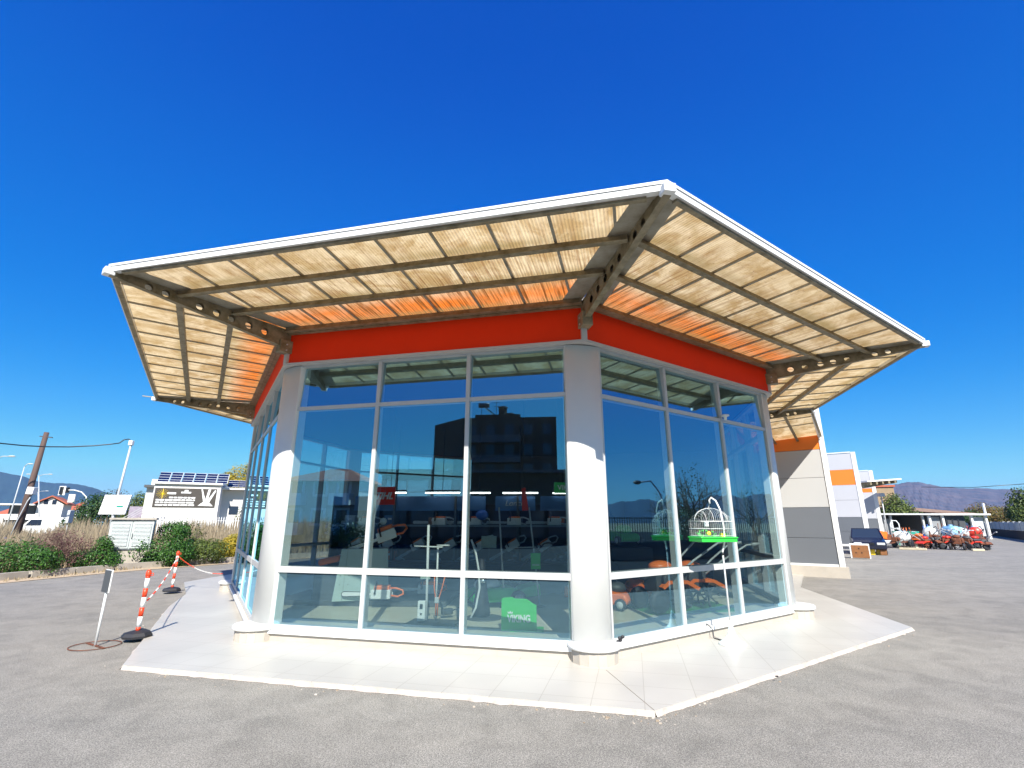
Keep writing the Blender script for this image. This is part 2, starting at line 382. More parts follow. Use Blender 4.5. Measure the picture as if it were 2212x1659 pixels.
# ragged mortar edge of the apron
g = MB(); rnd = random.Random(3)
edges = [(pv[15], pv[0]), (pv[0], pv[1]), (pv[1], pv[2]), (pv[2], pv[3])]
for a, b in edges:
    a = Vector((a.x, a.y, 0)); b = Vector((b.x, b.y, 0)); L_ = (b-a).length; d = (b-a)/L_; n_ = Vector((d.y, -d.x, 0)); k = int(L_/.09)
    top = []; bot = []
    for i in range(k+1):
        p = a+d*(L_*i/k); w_ = .014+.022*rnd.random()+(.03 if rnd.random() < .08 else 0)
        top.append(p+n_*.002+Vector((0, 0, .047-.01*rnd.random()))); bot.append(p+n_*w_+Vector((0, 0, .003)))
    o = len(g.v); g.v += [tuple(v) for v in top+bot]
    for i in range(k): g.face([o+i, o+k+1+i, o+k+2+i, o+i+1])
struct(g, 'apron_mortar_edge', mat('mortar', (.52, .46, .40), .9, var=.35, vs=9, bump=.5))
# loose chips and leaves at the edge
g = MB()
for i in range(110):
    a, b = edges[rnd.choice([0, 1, 1, 1, 2, 2])]; t = rnd.random(); p = lerp(a, b, t)
    if rnd.random() < .4: p = lerp(pv[1], a if rnd.random() < .5 else pv[2], abs(rnd.gauss(0, .08)))
    d = (b-a).normalized(); n_ = Vector((d.y, -d.x, 0)); p = p+n_*(.04+abs(rnd.gauss(0, .09))); s_ = .004+.009*rnd.random()**2
    g.box((p.x, p.y, s_*.4), (s_*2, s_*1.3, s_*.8), rnd.random()*6)
tag(g.build('gravel_chips', M['leaves_dry']), 'loose chips and dry leaves along the apron edge', 'gravel', kind='stuff')

g = MB(); tipv = pv[1]; cj = C1+(Vector((tipv.x, tipv.y, 0))-C1).normalized()*.36
g.bar(Vector((cj.x, cj.y, .0512)), Vector((tipv.x, tipv.y, .0512)), .007, .001); struct(g, 'apron_corner_joint', mat('joint_line', (.22, .19, .15), .9))
# ------------------------------------------------------------------ SHOWROOM
SH = thing('glass_showroom', 'faceted glass showroom with an orange band and a wide translucent canopy', 'building', (0, 9.5, 0))
sheet_m = None
def sheetmat():
    m = bpy.data.materials.new('weathered_corrugated_sheet'); t, p = nodes_of(m); N = t.nodes.new; L = t.links.new
    uv = N('ShaderNodeUVMap'); sp = N('ShaderNodeSeparateXYZ'); L(uv.outputs[0], sp.inputs[0])
    def noise(sc, scale, det=5, dist=0):
        mp = N('ShaderNodeMapping'); mp.inputs['Scale'].default_value = sc; n = N('ShaderNodeTexNoise'); n.inputs['Scale'].default_value = scale
        n.inputs['Detail'].default_value = det; n.inputs['Roughness'].default_value = .65; n.inputs['Distortion'].default_value = dist
        L(uv.outputs[0], mp.inputs[0]); L(mp.outputs[0], n.inputs[0]); return n
    def rng(src, a, b, c=0, d=1):
        r = N('ShaderNodeMapRange'); r.inputs[1].default_value = a; r.inputs[2].default_value = b; r.inputs[3].default_value = c; r.inputs[4].default_value = d
        L(src, r.inputs[0]); return r.outputs[0]
    def mix(f, a, b, mode='MIX'):
        x = N('ShaderNodeMix'); x.data_type = 'RGBA'; x.blend_type = mode
        if hasattr(f, 'links') or not isinstance(f, (int, float)): L(f, x.inputs[0])
        else: x.inputs[0].default_value = f
        for k, c in ((6, a), (7, b)):
            if isinstance(c, tuple): x.inputs[k].default_value = (*c, 1)
            else: L(c, x.inputs[k])
        return x.outputs[2]
    streak = noise((22, .8, 1), 1.0, 4); patch = noise((1, 1, 1), 2.3, 6, .6); speck = noise((1, .6, 1), 26, 3); broad = noise((.5, .8, 1), 1.1, 3)
    c = mix(rng(patch.outputs[0], .42, .60), (.80, .62, .34), (.53, .35, .14))
    inner = rng(sp.outputs[1], .80, .45)                       # sunlit orange fascia glowing through, painted into the third next to the wall
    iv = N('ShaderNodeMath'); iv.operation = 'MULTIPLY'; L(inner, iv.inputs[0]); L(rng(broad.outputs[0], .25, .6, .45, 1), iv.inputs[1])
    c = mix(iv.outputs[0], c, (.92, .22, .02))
    ms = N('ShaderNodeMath'); ms.operation = 'MULTIPLY'; L(rng(streak.outputs[0], .46, .62), ms.inputs[0]); L(rng(sp.outputs[1], 2.2, .3, .14, 1), ms.inputs[1])
    c = mix(ms.outputs[0], c, (.22, .07, .012))
    sk = N('ShaderNodeMath'); sk.operation = 'MULTIPLY'; L(rng(speck.outputs[0], .60, .68), sk.inputs[0]); L(rng(patch.outputs[0], .4, .6, .2, .9), sk.inputs[1])
    c = mix(sk.outputs[0], c, (.34, .20, .09))
    wv = N('ShaderNodeMath'); wv.operation = 'FRACT'; dv = N('ShaderNodeMath'); dv.operation = 'MULTIPLY'; dv.inputs[1].default_value = 25
    L(sp.outputs[0], dv.inputs[0]); L(dv.outputs[0], wv.inputs[0])
    c = mix(rng(wv.outputs[0], .80, .98, 0, .35), c, (.45, .30, .14))   # thin browner stripe once per corrugation
    # dirt bands collected on the purlins
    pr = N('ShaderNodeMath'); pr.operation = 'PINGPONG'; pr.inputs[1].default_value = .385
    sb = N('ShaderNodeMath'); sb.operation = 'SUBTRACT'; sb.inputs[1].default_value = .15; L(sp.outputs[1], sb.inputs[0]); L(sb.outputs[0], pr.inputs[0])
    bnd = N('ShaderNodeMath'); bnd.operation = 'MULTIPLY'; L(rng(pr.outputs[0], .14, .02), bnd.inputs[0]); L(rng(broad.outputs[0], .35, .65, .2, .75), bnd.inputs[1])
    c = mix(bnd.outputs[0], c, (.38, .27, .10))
    L(c, p.inputs['Base Color']); p.inputs['Roughness'].default_value = .5
    tr = N('ShaderNodeBsdfTranslucent'); L(c, tr.inputs[0]); mx = N('ShaderNodeMixShader'); mx.inputs[0].default_value = .62
    L(p.outputs[0], mx.inputs[1]); L(tr.outputs[0], mx.inputs[2]); L(mx.outputs[0], t.nodes['Material Output'].inputs[0])
    return m
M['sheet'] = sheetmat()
UP = Vector((0, 0, 1))
def canopy(Ci, Cj, Ti, Tj, raft, zin=4.93, z0=5.0, z1=5.0, label=None, fine=True, edge=True, noflash=False):
    e = (Tj-Ti).normalized(); n = Vector((e.y, -e.x, 0))
    if (Ti-Ci).dot(n) < 0: n = -n
    W = (Ti-Ci).dot(n); L_ = (Cj-Ci).length; ed = (Cj-Ci).normalized()
    u0 = (Ti-Ci).dot(ed); u1 = (Tj-Ci).dot(ed)
    def P(u, v, dz=0):
        t = max(0, min(1, (u-u0)/(u1-u0))); zo = z0+(z1-z0)*t
        q = Ci+ed*u+n*v; return Vector((q.x, q.y, zin+(zo-zin)*v/W+dz+(z1-z0)*t*(1-v/W)))
    def lim(v): return (u0*v/W, L_+(u1-L_)*v/W)
    pitch = .04; per = 4 if fine else 2
    if not fine: pitch = .08
    mb = MB(); uvs = []
    N_ = int((max(u1, L_)-min(u0, 0))/pitch*per); ua = min(u0, 0)
    cols = []
    for i in range(N_+1):
        u = ua+i*pitch/per
        vmin = .06
        if u < 0 and u0 < 0: vmin = max(vmin, u/u0*W+.05)
        if u > L_ and u1 > L_: vmin = max(vmin, (u-L_)/(u1-L_)*W+.05)
        vmax = W-.05
        if u < u0 and u0 > 0: vmax = min(vmax, u/u0*W)
        if u > u1 and u1 < L_: vmax = min(vmax, (L_-u)/(L_-u1)*W)
        if vmax-vmin < .03: cols.append(None); continue
        dz = .006*math.sin(2*math.pi*i/per+.4)
        c = []
        for k in range(5):
            v = vmin+(vmax-vmin)*k/4; mb.v.append(tuple(P(u, v, dz))); uvs.append((u, v)); c.append(len(mb.v)-1)
        cols.append(c)
    for a, b in zip(cols, cols[1:]):
        if a and b:
            for k in range(4): mb.smooth.add(len(mb.f)); mb.face([a[k], b[k], b[k+1], a[k+1]])
    mb.uv = uvs
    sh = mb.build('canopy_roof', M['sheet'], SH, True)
    if label: sh['label'] = label
    for v in (.15, .93, 1.63):                       # purlins
        a, b = lim(v); q = MB(); z = -.075
        q.bar(P(a+.05, v, z), P(b-.05, v, z), .055, .085); q.bar(P(a+.05, v+.018, z-.04), P(b-.05, v+.018, z-.04), .085, .010)
        q.build('purlin', M['steel'], sh, True)
    for u in raft:
        v0 = .1
        if u < 0: v0 = max(v0, u/u0*W+.08)
        if u > L_: v0 = max(v0, (u-L_)/(u1-L_)*W+.08)
        q = MB(); q.bar(P(u, v0, -.022), P(u, W-.06, -.022), .035, .022); q.build('rafter', M['steel2'], sh, True)
    if edge:
        q = MB(); a = Ti-Vector((0, 0, 0)); 
        zt0, zt1 = z0+.03, z1+.03
        A_ = Vector((Ti.x, Ti.y, 0)); B_ = Vector((Tj.x, Tj.y, 0))
        def prof(p, zt, m_):   # gutter profile, mitred at both ends
            return [p+m_*(0)+UP*zt, p-m_*.02+UP*(zt), p-m_*.09+UP*(zt-.02), p-m_*.10+UP*(zt-.100), p-m_*.015+UP*(zt-.105), p-m_*.012+UP*(zt-.040), p-m_*.02+UP*(zt-.036), p-m_*.0+UP*(zt-.033)]
        ma = (Ti-Ci); ma = ma/abs(ma.dot(n)); mb_ = (Tj-Cj); mb_ = mb_/abs(mb_.dot(n))
        pa = prof(A_, zt0, ma); pb = prof(B_, zt1, mb_); k = len(pa)
        q.add(pa+pb, [tuple(range(k)), tuple(range(2*k-1, k-1, -1))]+[(i, i+k, (i+1) % k+k, (i+1) % k) for i in range(k)])
        q.build('roof_edge', M['edge'], sh, True)
        q = MB(); q.bar(P(u0+.20, W-.078, -.085), P(u1-.20, W-.078, -.085), .06, .03); q.build('edge_rail', M['steel'], sh, True)
    if not noflash:
        # flat flashing strips along the hips
        for (c, t_, sg) in ((0., u0, 1), (L_, u1, -1)):
            if (sg == 1 and u0 < 0) or (sg == -1 and u1 > L_):
                w_ = .26
                pts = [P(c, .08, -.035), P(c+sg*w_*1.2, .08, -.035), P(t_+sg*w_*1.2, W-.08, -.035), P(t_, W-.02, -.035)]
                q = MB(); q.ext(pts, (0, 0, .006)); q.build('hip_flashing', M['steel2'], sh, True)
    return sh
def inner_len(a, b): return (b-a).length
ra = [x for x in (-1.42, -.72, -.02, .67, 1.36, 2.06, 2.75, 3.45, 4.15, 4.85, 5.56)]
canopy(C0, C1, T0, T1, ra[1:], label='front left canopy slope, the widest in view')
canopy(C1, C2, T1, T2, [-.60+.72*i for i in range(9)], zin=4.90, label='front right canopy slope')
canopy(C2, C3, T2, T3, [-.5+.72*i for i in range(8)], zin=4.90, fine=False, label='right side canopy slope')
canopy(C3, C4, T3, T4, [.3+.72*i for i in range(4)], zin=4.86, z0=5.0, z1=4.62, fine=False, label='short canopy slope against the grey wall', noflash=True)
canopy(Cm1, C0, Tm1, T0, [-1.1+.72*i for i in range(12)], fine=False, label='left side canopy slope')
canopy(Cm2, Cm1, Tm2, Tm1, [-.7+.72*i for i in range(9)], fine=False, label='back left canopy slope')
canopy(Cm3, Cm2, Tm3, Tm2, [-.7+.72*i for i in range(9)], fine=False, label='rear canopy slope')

def hip(C, T, zin_top=4.86, zt=4.97, label=None):
    d = Vector((T.x-C.x, T.y-C.y, 0)); L_ = d.length; d.normalize(); s_ = d.cross(UP)
    def top(t): return zin_top+(zt-zin_top)*t/L_
    def bot(t): return top(t)-(.31-.22*t/L_)
    q = MB(); holes = [.49, .75, 1.02, 1.24, 1.48, 1.93, 2.14]
    xs = [.02]+[ (a+b)/2 for a, b in zip(holes, holes[1:])]
    xs = [.36]+xs[1:]+[2.30]
    NN = 16
    for side in (-1, 1):
        off = s_*(.031*side)
        def W3(t, z): return Vector((C.x, C.y, 0))+d*t+off+UP*z
        q.add([W3(-.02, bot(.0)), W3(xs[0], bot(xs[0])), W3(xs[0], top(xs[0])), W3(-.02, top(0))], [(0, 1, 2, 3)])
        q.add([W3(xs[-1], bot(xs[-1])), W3(L_-.02, bot(L_)), W3(L_-.02, top(L_)), W3(xs[-1], top(xs[-1]))], [(0, 1, 2, 3)])
        for i, h in enumerate(holes):
            a, b = xs[i], xs[i+1]; hz = (top(h)+bot(h))/2-.01; r = .050+.012*(1-h/2.3)
            ci = []; ri = []
            for k in range(NN):
                th = 2*math.pi*(k+.5)/NN; c, s0 = math.cos(th), math.sin(th)
                ci.append(W3(h+r*c, hz+r*s0))
                sx = ((b-h) if c > 0 else (h-a))/max(1e-6, abs(c))
                zz = ((top(h)-hz) if s0 > 0 else (hz-bot(h)))/max(1e-6, abs(s0))
                if sx < zz: tt = b if c > 0 else a; z_ = hz+s0*sx; z_ = max(bot(tt), min(top(tt), z_)); ri.append(W3(tt, z_))
                else: tt = h+c*zz; ri.append(W3(tt, top(tt) if s0 > 0 else bot(tt)))
            o = len(q.v); q.v += [tuple(v) for v in ci+ri]
            for k in range(NN): k2 = (k+1) % NN; q.face([o+k, o+k2, o+NN+k2, o+NN+k])
            for (tc_, tp) in ((a, 1), (b, 1), (a, 0), (b, 0)):   # corner triangles
                zc = top(tc_) if tp else bot(tc_)
                cv = W3(tc_, zc); near = sorted(range(NN), key=lambda k: (ri[k]-cv).length)[:2]
                q.add([cv, ri[near[0]], ri[near[1]]], [(0, 1, 2)])
    P0 = Vector((C.x, C.y, 0)); 
    for zf, dz in ((top, .004), (bot, -.004)):
        a = P0-d*.02+UP*(zf(0)+dz); b = P0+d*(L_-.02)+UP*(zf(L_)+dz); q.bar(a, b, .085, .010)
    ob = q.build('hip_beam', M['steel'], SH, True)
    q = MB(); q.box((C.x+d.x*.10, C.y+d.y*.10, bot(0)+.02), (.26, .16, .22), math.atan2(d.y, d.x))
    br = q.build('bracket', M['steel'], ob, True, bevel=.008)
    q = MB()
    for sd in (-1, 1):
        for dz in (-.05, .05):
            c = P0+d*.12+s_*(.08*sd)+UP*(bot(0)+dz); q.cyl(c, c+s_*sd*.014, .014, 6)
    q.build('bolt', M['gal'], ob, True)
    q = MB(); q.box((T.x-d.x*.02, T.y-d.y*.02, zt-.05), (.12, .13, .10), math.atan2(d.y, d.x)); q.build('end_cap', M['edge'], ob, True, bevel=.01)
    return ob
for C_, T_ in ((C0, T0), (C1, T1), (C2, T2), (C3, T3), (Cm1, Tm1), (Cm2, Tm2)): hip(C_, T_)
# beam against the grey wall
hip(C4, T4, 4.70, 4.60)

def corner_column(C, aP, aN, name='column'):
    # a rounded corner panel that meets both glazed faces; aP, aN: directions leaving the corner along either face
    dP, dN = d2(aP), d2(aN); half = math.acos(max(-1, min(1, dP.dot(dN))))/2
    b = (dP+dN).normalized(); g_ = .275; r = g_*math.tan(half); cen = C+b*(g_/math.cos(half)); rr = r+.035
    a0 = math.atan2(-b.y, -b.x); sweep = math.pi/2-half
    pts = [cen+Vector((math.cos(a0-sweep+2*sweep*k/24), math.sin(a0-sweep+2*sweep*k/24), 0))*rr for k in range(25)]
    pts = [(p.x, p.y) for p in pts]; q1 = C+dP*g_+b*.16; q2 = C+dN*g_+b*.16
    e0, e1 = Vector((*pts[0], 0)), Vector((*pts[-1], 0))
    if (e1-q1).length < (e1-q2).length: pts += [(q1.x, q1.y), (q2.x, q2.y)]
    else: pts += [(q2.x, q2.y), (q1.x, q1.y)]
    q = MB(); q.prism(pts, .262, 4.232)
    for fi in range(2, 2+24): q.smooth.add(fi)
    col = q.build(name, M['column'], SH, True)
    c = C+b*.05
    q = MB(); q.lathe([(.325, .205), (.34, .215), (.34, .250), (.32, .266), (.20, .268)], (c.x, c.y, 0), 40); q.build('base_cap', M['white'], col, True)
    q = MB(); q.lathe([(.30, .03), (.30, .206)], (c.x, c.y, 0), 16, sm=False); q.build('tiled_foot', M['plinth'], col, True)
    q = MB()
    for k in range(16):
        t = 2*math.pi*k/16; q.box((c.x+.30*math.cos(t), c.y+.30*math.sin(t), .125), (.006, .004, .15), t)
    q.build('tile_joint', M['joint'], col, True)
M['joint'] = mat('tile_joint', (.42, .37, .30), .9)
corner_column(C1, aA+180, aB); corner_column(C0, aD, aA); corner_column(C2, aB+180, aC)
corner_column(C3, aC+180, aF); corner_column(Cm1, aE, aD+180); corner_column(Cm2, aG, aE+180)

def facade(P, Q, cuts, detail=True, zbase=True):
    e = (Q-P).normalized(); n = Vector((e.y, -e.x, 0))
    if (P-Vector((.3, 13.2, 0))).dot(n) < 0: n = -n
    L_ = (Q-P).length
    def W(s_, v, z): q_ = P+e*s_+n*v; return Vector((q_.x, q_.y, z))
    s0, s1 = cuts[0], cuts[-1]
    q = MB()
    dI, dO = -.13, .014; dm = (dI+dO)/2; dd = dO-dI
    def hb(a, b, z, h, k=0): q.bar(W(a, dm+k, z), W(b, dm+k, z), dd, h)
    hb(s0-.02, s1+.02, ZB-.035, .07)
    w_ = q.build('window', M['alu'], SH, True); w_.name = 'window'
    q = MB(); hb(s0-.10, s1+.10, ZTOP-.022, .04); q.build('head_rail', M['alu'], w_, True)
    q = MB(); hb(s0, s1, ZT1, .085); q.build('lower_transom', M['alu'], w_, True)
    q = MB(); hb(s0, s1, ZT2, .058); q.build('upper_transom', M['alu'], w_, True)
    for i, c in enumerate(cuts):
        q = MB(); ww = .075; off = 0
        if i == 0: off = -.045
        if i == len(cuts)-1: off = .045
        ww = .09 if off else .060
        q.bar(W(c+off, dm+.003, ZB), W(c+off, dm+.003, ZTOP-.035), ww, dd+.004, n)
        q.build('mullion', M['alu'], w_, True)
    q = MB()
    for a, b in zip(cuts, cuts[1:]):
        for z0, z1 in ((ZB, ZT1-.048), (ZT1+.048, ZT2-.029), (ZT2+.029, ZTOP-.035)):
            wb = .0006*random.uniform(-1, 1)
            tilt = R(3.6) if z0 > ZT2 else 0                    # top panes tipped inward, shaped so to mirror the canopy underside
            q.box(W((a+b)/2, -.012-(.026 if tilt else 0), (z0+z1)/2), (b-a-.05, .008, z1-z0+.004), math.atan2(e.y, e.x)+wb, -tilt)
    q.build('glass', M['glassA'], w_, True)
    # white sill, tiled plinth, trim and orange band
    q = MB(); q.bar(W(.12, .0, ZB-.09), W(L_-.12, .0, ZB-.09), .15, .045); q.build('sill', M['white'], w_, True)
    q = MB(); q.bar(W(.1, -.06, .112), W(L_-.1, -.06, .112), .18, .185); q.build('plinth', M['plinth'], w_, True)
    for i in range(int(L_/.3)):
        pass
    if detail:
        q = MB()
        for i in range(1, int(L_/.33)): q.box(W(.1+i*.33, .0305, .112), (.004, .002, .18), math.atan2(e.y, e.x))
        q.build('tile_joint', M['joint'], w_, True)
def mull(C, D, k):
    L_ = (D-C).length; g_ = .30; return [g_+(L_-2*g_)*i/k for i in range(k+1)]
M['joint'] = mat('tile_joint', (.42, .37, .30), .9)
LA = (C1-C0).length
facade(C0, C1, [.28, 1.727, 3.222, 4.703])
sB = .3214; facade(C1, C2, [sB, sB+1.504, sB+3.058, sB+4.574])
facade(C2, C3, mull(C2, C3, 3)); facade(C3, C4, [.2, 1.4, 2.4] if (C4-C3).length > 2.6 else mull(C3, C4, 2), False)
facade(Cm1, C0, mull(Cm1, C0, 4)); facade(Cm2, Cm1, mull(Cm2, Cm1, 3)); facade(Cm3, Cm2, mull(Cm3, Cm2, 3))

poly = [Cm3, Cm2, Cm1, C0, C1, C2, C3, C4]
def offset_poly(poly, k):
    res = []; n_ = len(poly)
    cen = sum((p for p in poly), Vector())/n_
    for i, p in enumerate(poly):
        a = poly[i-1]; b = poly[(i+1) % n_]
        def nn(x, y):
            d = (y-x).normalized(); return Vector((d.y, -d.x, 0))
        n1 = nn(a, p); n2 = nn(p, b)
        s_ = 1 if (n1.dot((a+p)/2-cen) > 0) else -1
        b_ = (n1+n2)*s_; b_ = b_/max(.3, b_.dot(n1*s_)); res.append(p+b_*k)
    return res
def band(name, ko, ki, z0, z1, m, seg=7):
    O = offset_poly(poly, ko); I = offset_poly(poly, ki)
    for i in range(seg):
        q = MB(); a, b, c, d = O[i], O[i+1], I[i+1], I[i]
        q.prism([(a.x, a.y), (b.x, b.y), (c.x, c.y), (d.x, d.y)], z0, z1); q.build(name, m, SH, True)
band('orange_band', .05, -.10, 4.29, 4.80, M['orange'])
band('band_trim', .085, -.12, 4.246, 4.288, M['alu'])
band('wall_rail', .12, -.02, 4.80, 4.835, M['steel'])
for C_ in (C0, C1, C2, Cm1):
    d = (Vector((C_.x, C_.y, 0))-Vector((.3, 13.2, 0))).normalized(); q = MB()
    q.box((C_.x+d.x*.06, C_.y+d.y*.06, 4.42), (.05, .085, .28), math.atan2(d.y, d.x)); q.build('corner_strip', M['alu'], SH, True)
I = offset_poly(poly, -.12)
q = MB(); q.prism([(p.x, p.y) for p in I], 4.30, 4.36); q.build('ceiling', M['ceiling'], SH, True)
I = offset_poly(poly, .04)
q = MB(); q.prism([(p.x, p.y) for p in I], 4.845, 4.99); q.build('roof', M['lgrey'], SH, True)
I = offset_poly(poly, -.03)
q = MB(); q.prism([(p.x, p.y) for p in I], .055, .15); q.build('shop_floor', M['shopfloor'], SH, True)
q = MB(); q.bar(C4+UP*2.24+d2(aW)*.1, Cm3+UP*2.24, .15, 4.18); q.build('back_wall', M['wallgrey'], SH, True)

# ceiling lamp and dome at the upper transom of the right glazing
dB = d2(aB); nB = d2(aB-90)
q = MB(); p_ = C1+dB*(sB+3.058)+nB*.05
q.lathe([(.004, 3.60), (.07, 3.585), (.075, 3.565), (.03, 3.55), (.025, 3.50), (.004, 3.50)], (p_.x+nB.x*.04, p_.y+nB.y*.04, 0), 20)
tag(q.build('outdoor_sensor', M['white']), 'small white disc sensor fixed where the upper transom meets a mullion', 'sensor')

# ------------------------------------------------------------------ leaves
def leafcloud(blobs, n, size, m, name, parent=None, seed=1, flat=.5, shell=.55):
    """many small folded leaves spread through a few overlapping ellipsoids; blobs: (centre, radii)"""
    r = random.Random(seed); q = MB(); W = [b[1][0]*b[1][1]*b[1][2] for b in blobs]
    lumps = []
    for b in blobs:
        for _ in range(14):
            d = Vector((r.gauss(0, 1), r.gauss(0, 1), r.gauss(0, 1))).normalized()
            lumps.append((b, d, .16+.2*r.random()))
    for i in range(n):
        b = r.choices(blobs, W)[0]
        if r.random() < .55:
            lb, d, k = r.choice(lumps); b = lb
            off = Vector((r.gauss(0, k), r.gauss(0, k), r.gauss(0, k))); p = d*.86+off
        else:
            d = Vector((r.gauss(0, 1), r.gauss(0, 1), r.gauss(0, 1))).normalized(); p = d*(shell+(1-shell)*r.random()**.6)*(.9+.2*r.random())
        if p.length > 1.18: p *= 1.18/p.length
        c = Vector(b[0])+Vector((p.x*b[1][0], p.y*b[1][1], p.z*b[1][2]))
        if c.z < .03: c.z = .03+.1*r.random()
        s_ = size*(.6+.8*r.random()); nrm = (p+Vector((r.gauss(0, .6), r.gauss(0, .6), r.gauss(0, .6)+.25))).normalized()
        a = nrm.orthogonal().normalized(); a = Matrix.Rotation(r.random()*6.28, 3, nrm) @ a; bb = nrm.cross(a)
        o = len(q.v); up = nrm*s_*.18
        q.v += [tuple(c-a*s_), tuple(c+bb*s_*flat+up), tuple(c+a*s_), tuple(c-bb*s_*flat+up)]
        q.f.append((o, o+1, o+2)); q.f.append((o, o+2, o+3)); q.mi += [0, 0]
    return q.build(name, m, parent)
def twigs(base, h, spread, n, m, name, parent=None, seed=1, r0=.02, depth=3):
    r = random.Random(seed); q = MB()
    def grow(p, d, L_, rad, k):
        mid = p+d*L_*.5+Vector((r.gauss(0, .05), r.gauss(0, .05), 0))*L_; e = p+d*L_+Vector((r.gauss(0, .06), r.gauss(0, .06), 0))*L_
        q.tube([p, mid, e], [rad, rad*.8, rad*.55], 5 if k > 1 else 3)
        if k > 0:
            for _ in range(3):
                nd = (d+Vector((r.gauss(0, .5), r.gauss(0, .5), r.gauss(.1, .3)))).normalized(); grow(lerp(p, e, .5+.5*r.random()), nd, L_*.68, rad*.5, k-1)
    for i in range(n):
        a = 2*math.pi*r.random(); d = Vector((math.cos(a)*spread*r.random(), math.sin(a)*spread*r.random(), 1)).normalized()
        grow(Vector(base)+Vector((math.cos(a), math.sin(a), 0))*.05*spread, d, h*.45, r0, depth)
    return q.build(name, m, parent)
def bush(name, label, loc, blobs, n, size, m, seed, group='bushes along the road verge'):
    t = thing(name, label, 'bush', loc, 0, group)
    leafcloud(blobs, n, size, m, 'foliage', t, seed)
    twigs((0, 0, 0), max(b[0][2]+b[1][2] for b in blobs)*.8, .9, 6, M['bark'], 'stem', t, seed, .02, 1)
    return t
def tree(name, label, loc, h, blobs, n, size, m, seed, group=None, tr=.18):
    t = thing(name, label, 'tree', loc, 0, group); r = random.Random(seed); q = MB()
    top = min(b[0][2] for b in blobs)
    q.tube([(0, 0, -.1), (.05*h*.3, 0, top*.5), (0, .03*h*.2, top)], [tr*1.3, tr, tr*.8], 9)
    for b in blobs:
        for _ in range(3):
            e = Vector(b[0])+Vector((r.gauss(0, .4)*b[1][0], r.gauss(0, .4)*b[1][1], r.gauss(.1, .3)*b[1][2]))
            q.tube([(0, 0, top*.7), lerp((0, 0, top), e, .5)+Vector((0, 0, .1*h)), e], [tr*.6, tr*.35, tr*.1], 6)
    q.build('trunk', M['bark'], t); leafcloud(blobs, n, size, m, 'crown', t, seed, shell=.35)
    return t

# verge strip between the kerb and the dry field
g = MB(); kk = [Vector((x, y, 0)) for x, y in kerb[1:7]]
inn = kk; outv = [Vector((p.x-2.2, p.y+.8, 0)) for p in kk]
g.add([(p.x, p.y, .012) for p in inn]+[(p.x, p.y, .05) for p in outv], [(i, i+1, len(kk)+i+1, len(kk)+i) for i in range(len(kk)-1)])
struct(g, 'verge_soil', mat('verge_soil', (.50, .38, .25), .95, col2=(.34, .27, .18), vs=3, bump=.6))
g = MB()
for a, b in zip(kk, kk[1:]):
    d = (b-a).normalized(); n_ = Vector((-d.y, d.x, 0)); L_ = (b-a).length; k = max(1, int(L_/1.0))
    for i in range(k):
        p0 = a+d*(L_*i/k+.02)+n_*.75; p1 = a+d*(L_*(i+1)/k-.02)+n_*.75; g.bar(p0+UP*.10, p1+UP*.10, .22, .22+.03*random.random())
struct(g, 'kerb', M['concrete'])

def bl(x, y, Y, z=None):
    p = at(x, y, Y); return p
def lb(x, Y): p = at(x, 1200, Y); return Vector((p.x, Y, 0))
b1 = lb(47, 16.6); bush('green_bush', 'bright green rounded bush at the left edge of the road verge', b1, [((-.3, .1, .55), (.85, .7, .58)), ((.5, 0, .45), (.6, .55, .45))], 5200, .040, M['leafg'], 11)
b2 = lb(210, 18.6); bush('green_bush', 'low spreading green bush just left of the electrical cabinet', b2, [((-.1, 0, .40), (.85, .6, .40)), ((-.1, .3, .85), (.32, .3, .30))], 4200, .040, M['leafg'], 12)
b3 = lb(352, 20.4); bush('green_bush', 'tallest dense green bush right of the electrical cabinet', b3, [((-.1, 0, .58), (1.05, .8, .60)), ((-.05, .5, 1.25), (.52, .45, .42)), ((.5, 0, .45), (.6, .6, .45))], 8200, .042, M['leafg'], 13)
b4 = lb(432, 21.6); bush('green_bush', 'olive green bush behind the striped bollard', b4, [((0, 0, .48), (1.05, .8, .48)), ((-.5, .3, .6), (.5, .5, .42))], 6400, .042, M['leafo'], 14)
b5 = lb(514, 23.2); bush('yellow_bush', 'yellow leaved bush beside the showroom corner', b5, [((-.2, 0, .52), (.95, .7, .52)), ((-.2, 0, .75), (.5, .5, .35))], 5200, .042, M['leafy'], 15)
b6 = lb(134, 17.8); t = thing('twiggy_shrub', 'bare reddish brown twiggy shrub between two green bushes', 'shrub', b6, 0, 'bushes along the road verge')
twigs((0, 0, 0), 1.7, 1.0, 26, M['pink'], 'stem', t, 5, .012, 3); leafcloud([((0, 0, .75), (.8, .6, .7))], 1300, .03, M['pink'], 'foliage', t, 6, shell=.2)
b7 = lb(392, 24.5); t = thing('twiggy_shrub', 'thin olive shrub rising behind the green bushes near the fence', 'shrub', b7, 0, 'bushes along the road verge')
twigs((0, 0, 0), 1.9, .8, 12, M['bark'], 'stem', t, 8, .012, 2); leafcloud([((0, 0, 1.0), (.8, .6, .75))], 900, .04, M['leafo'], 'foliage', t, 9, shell=.2)

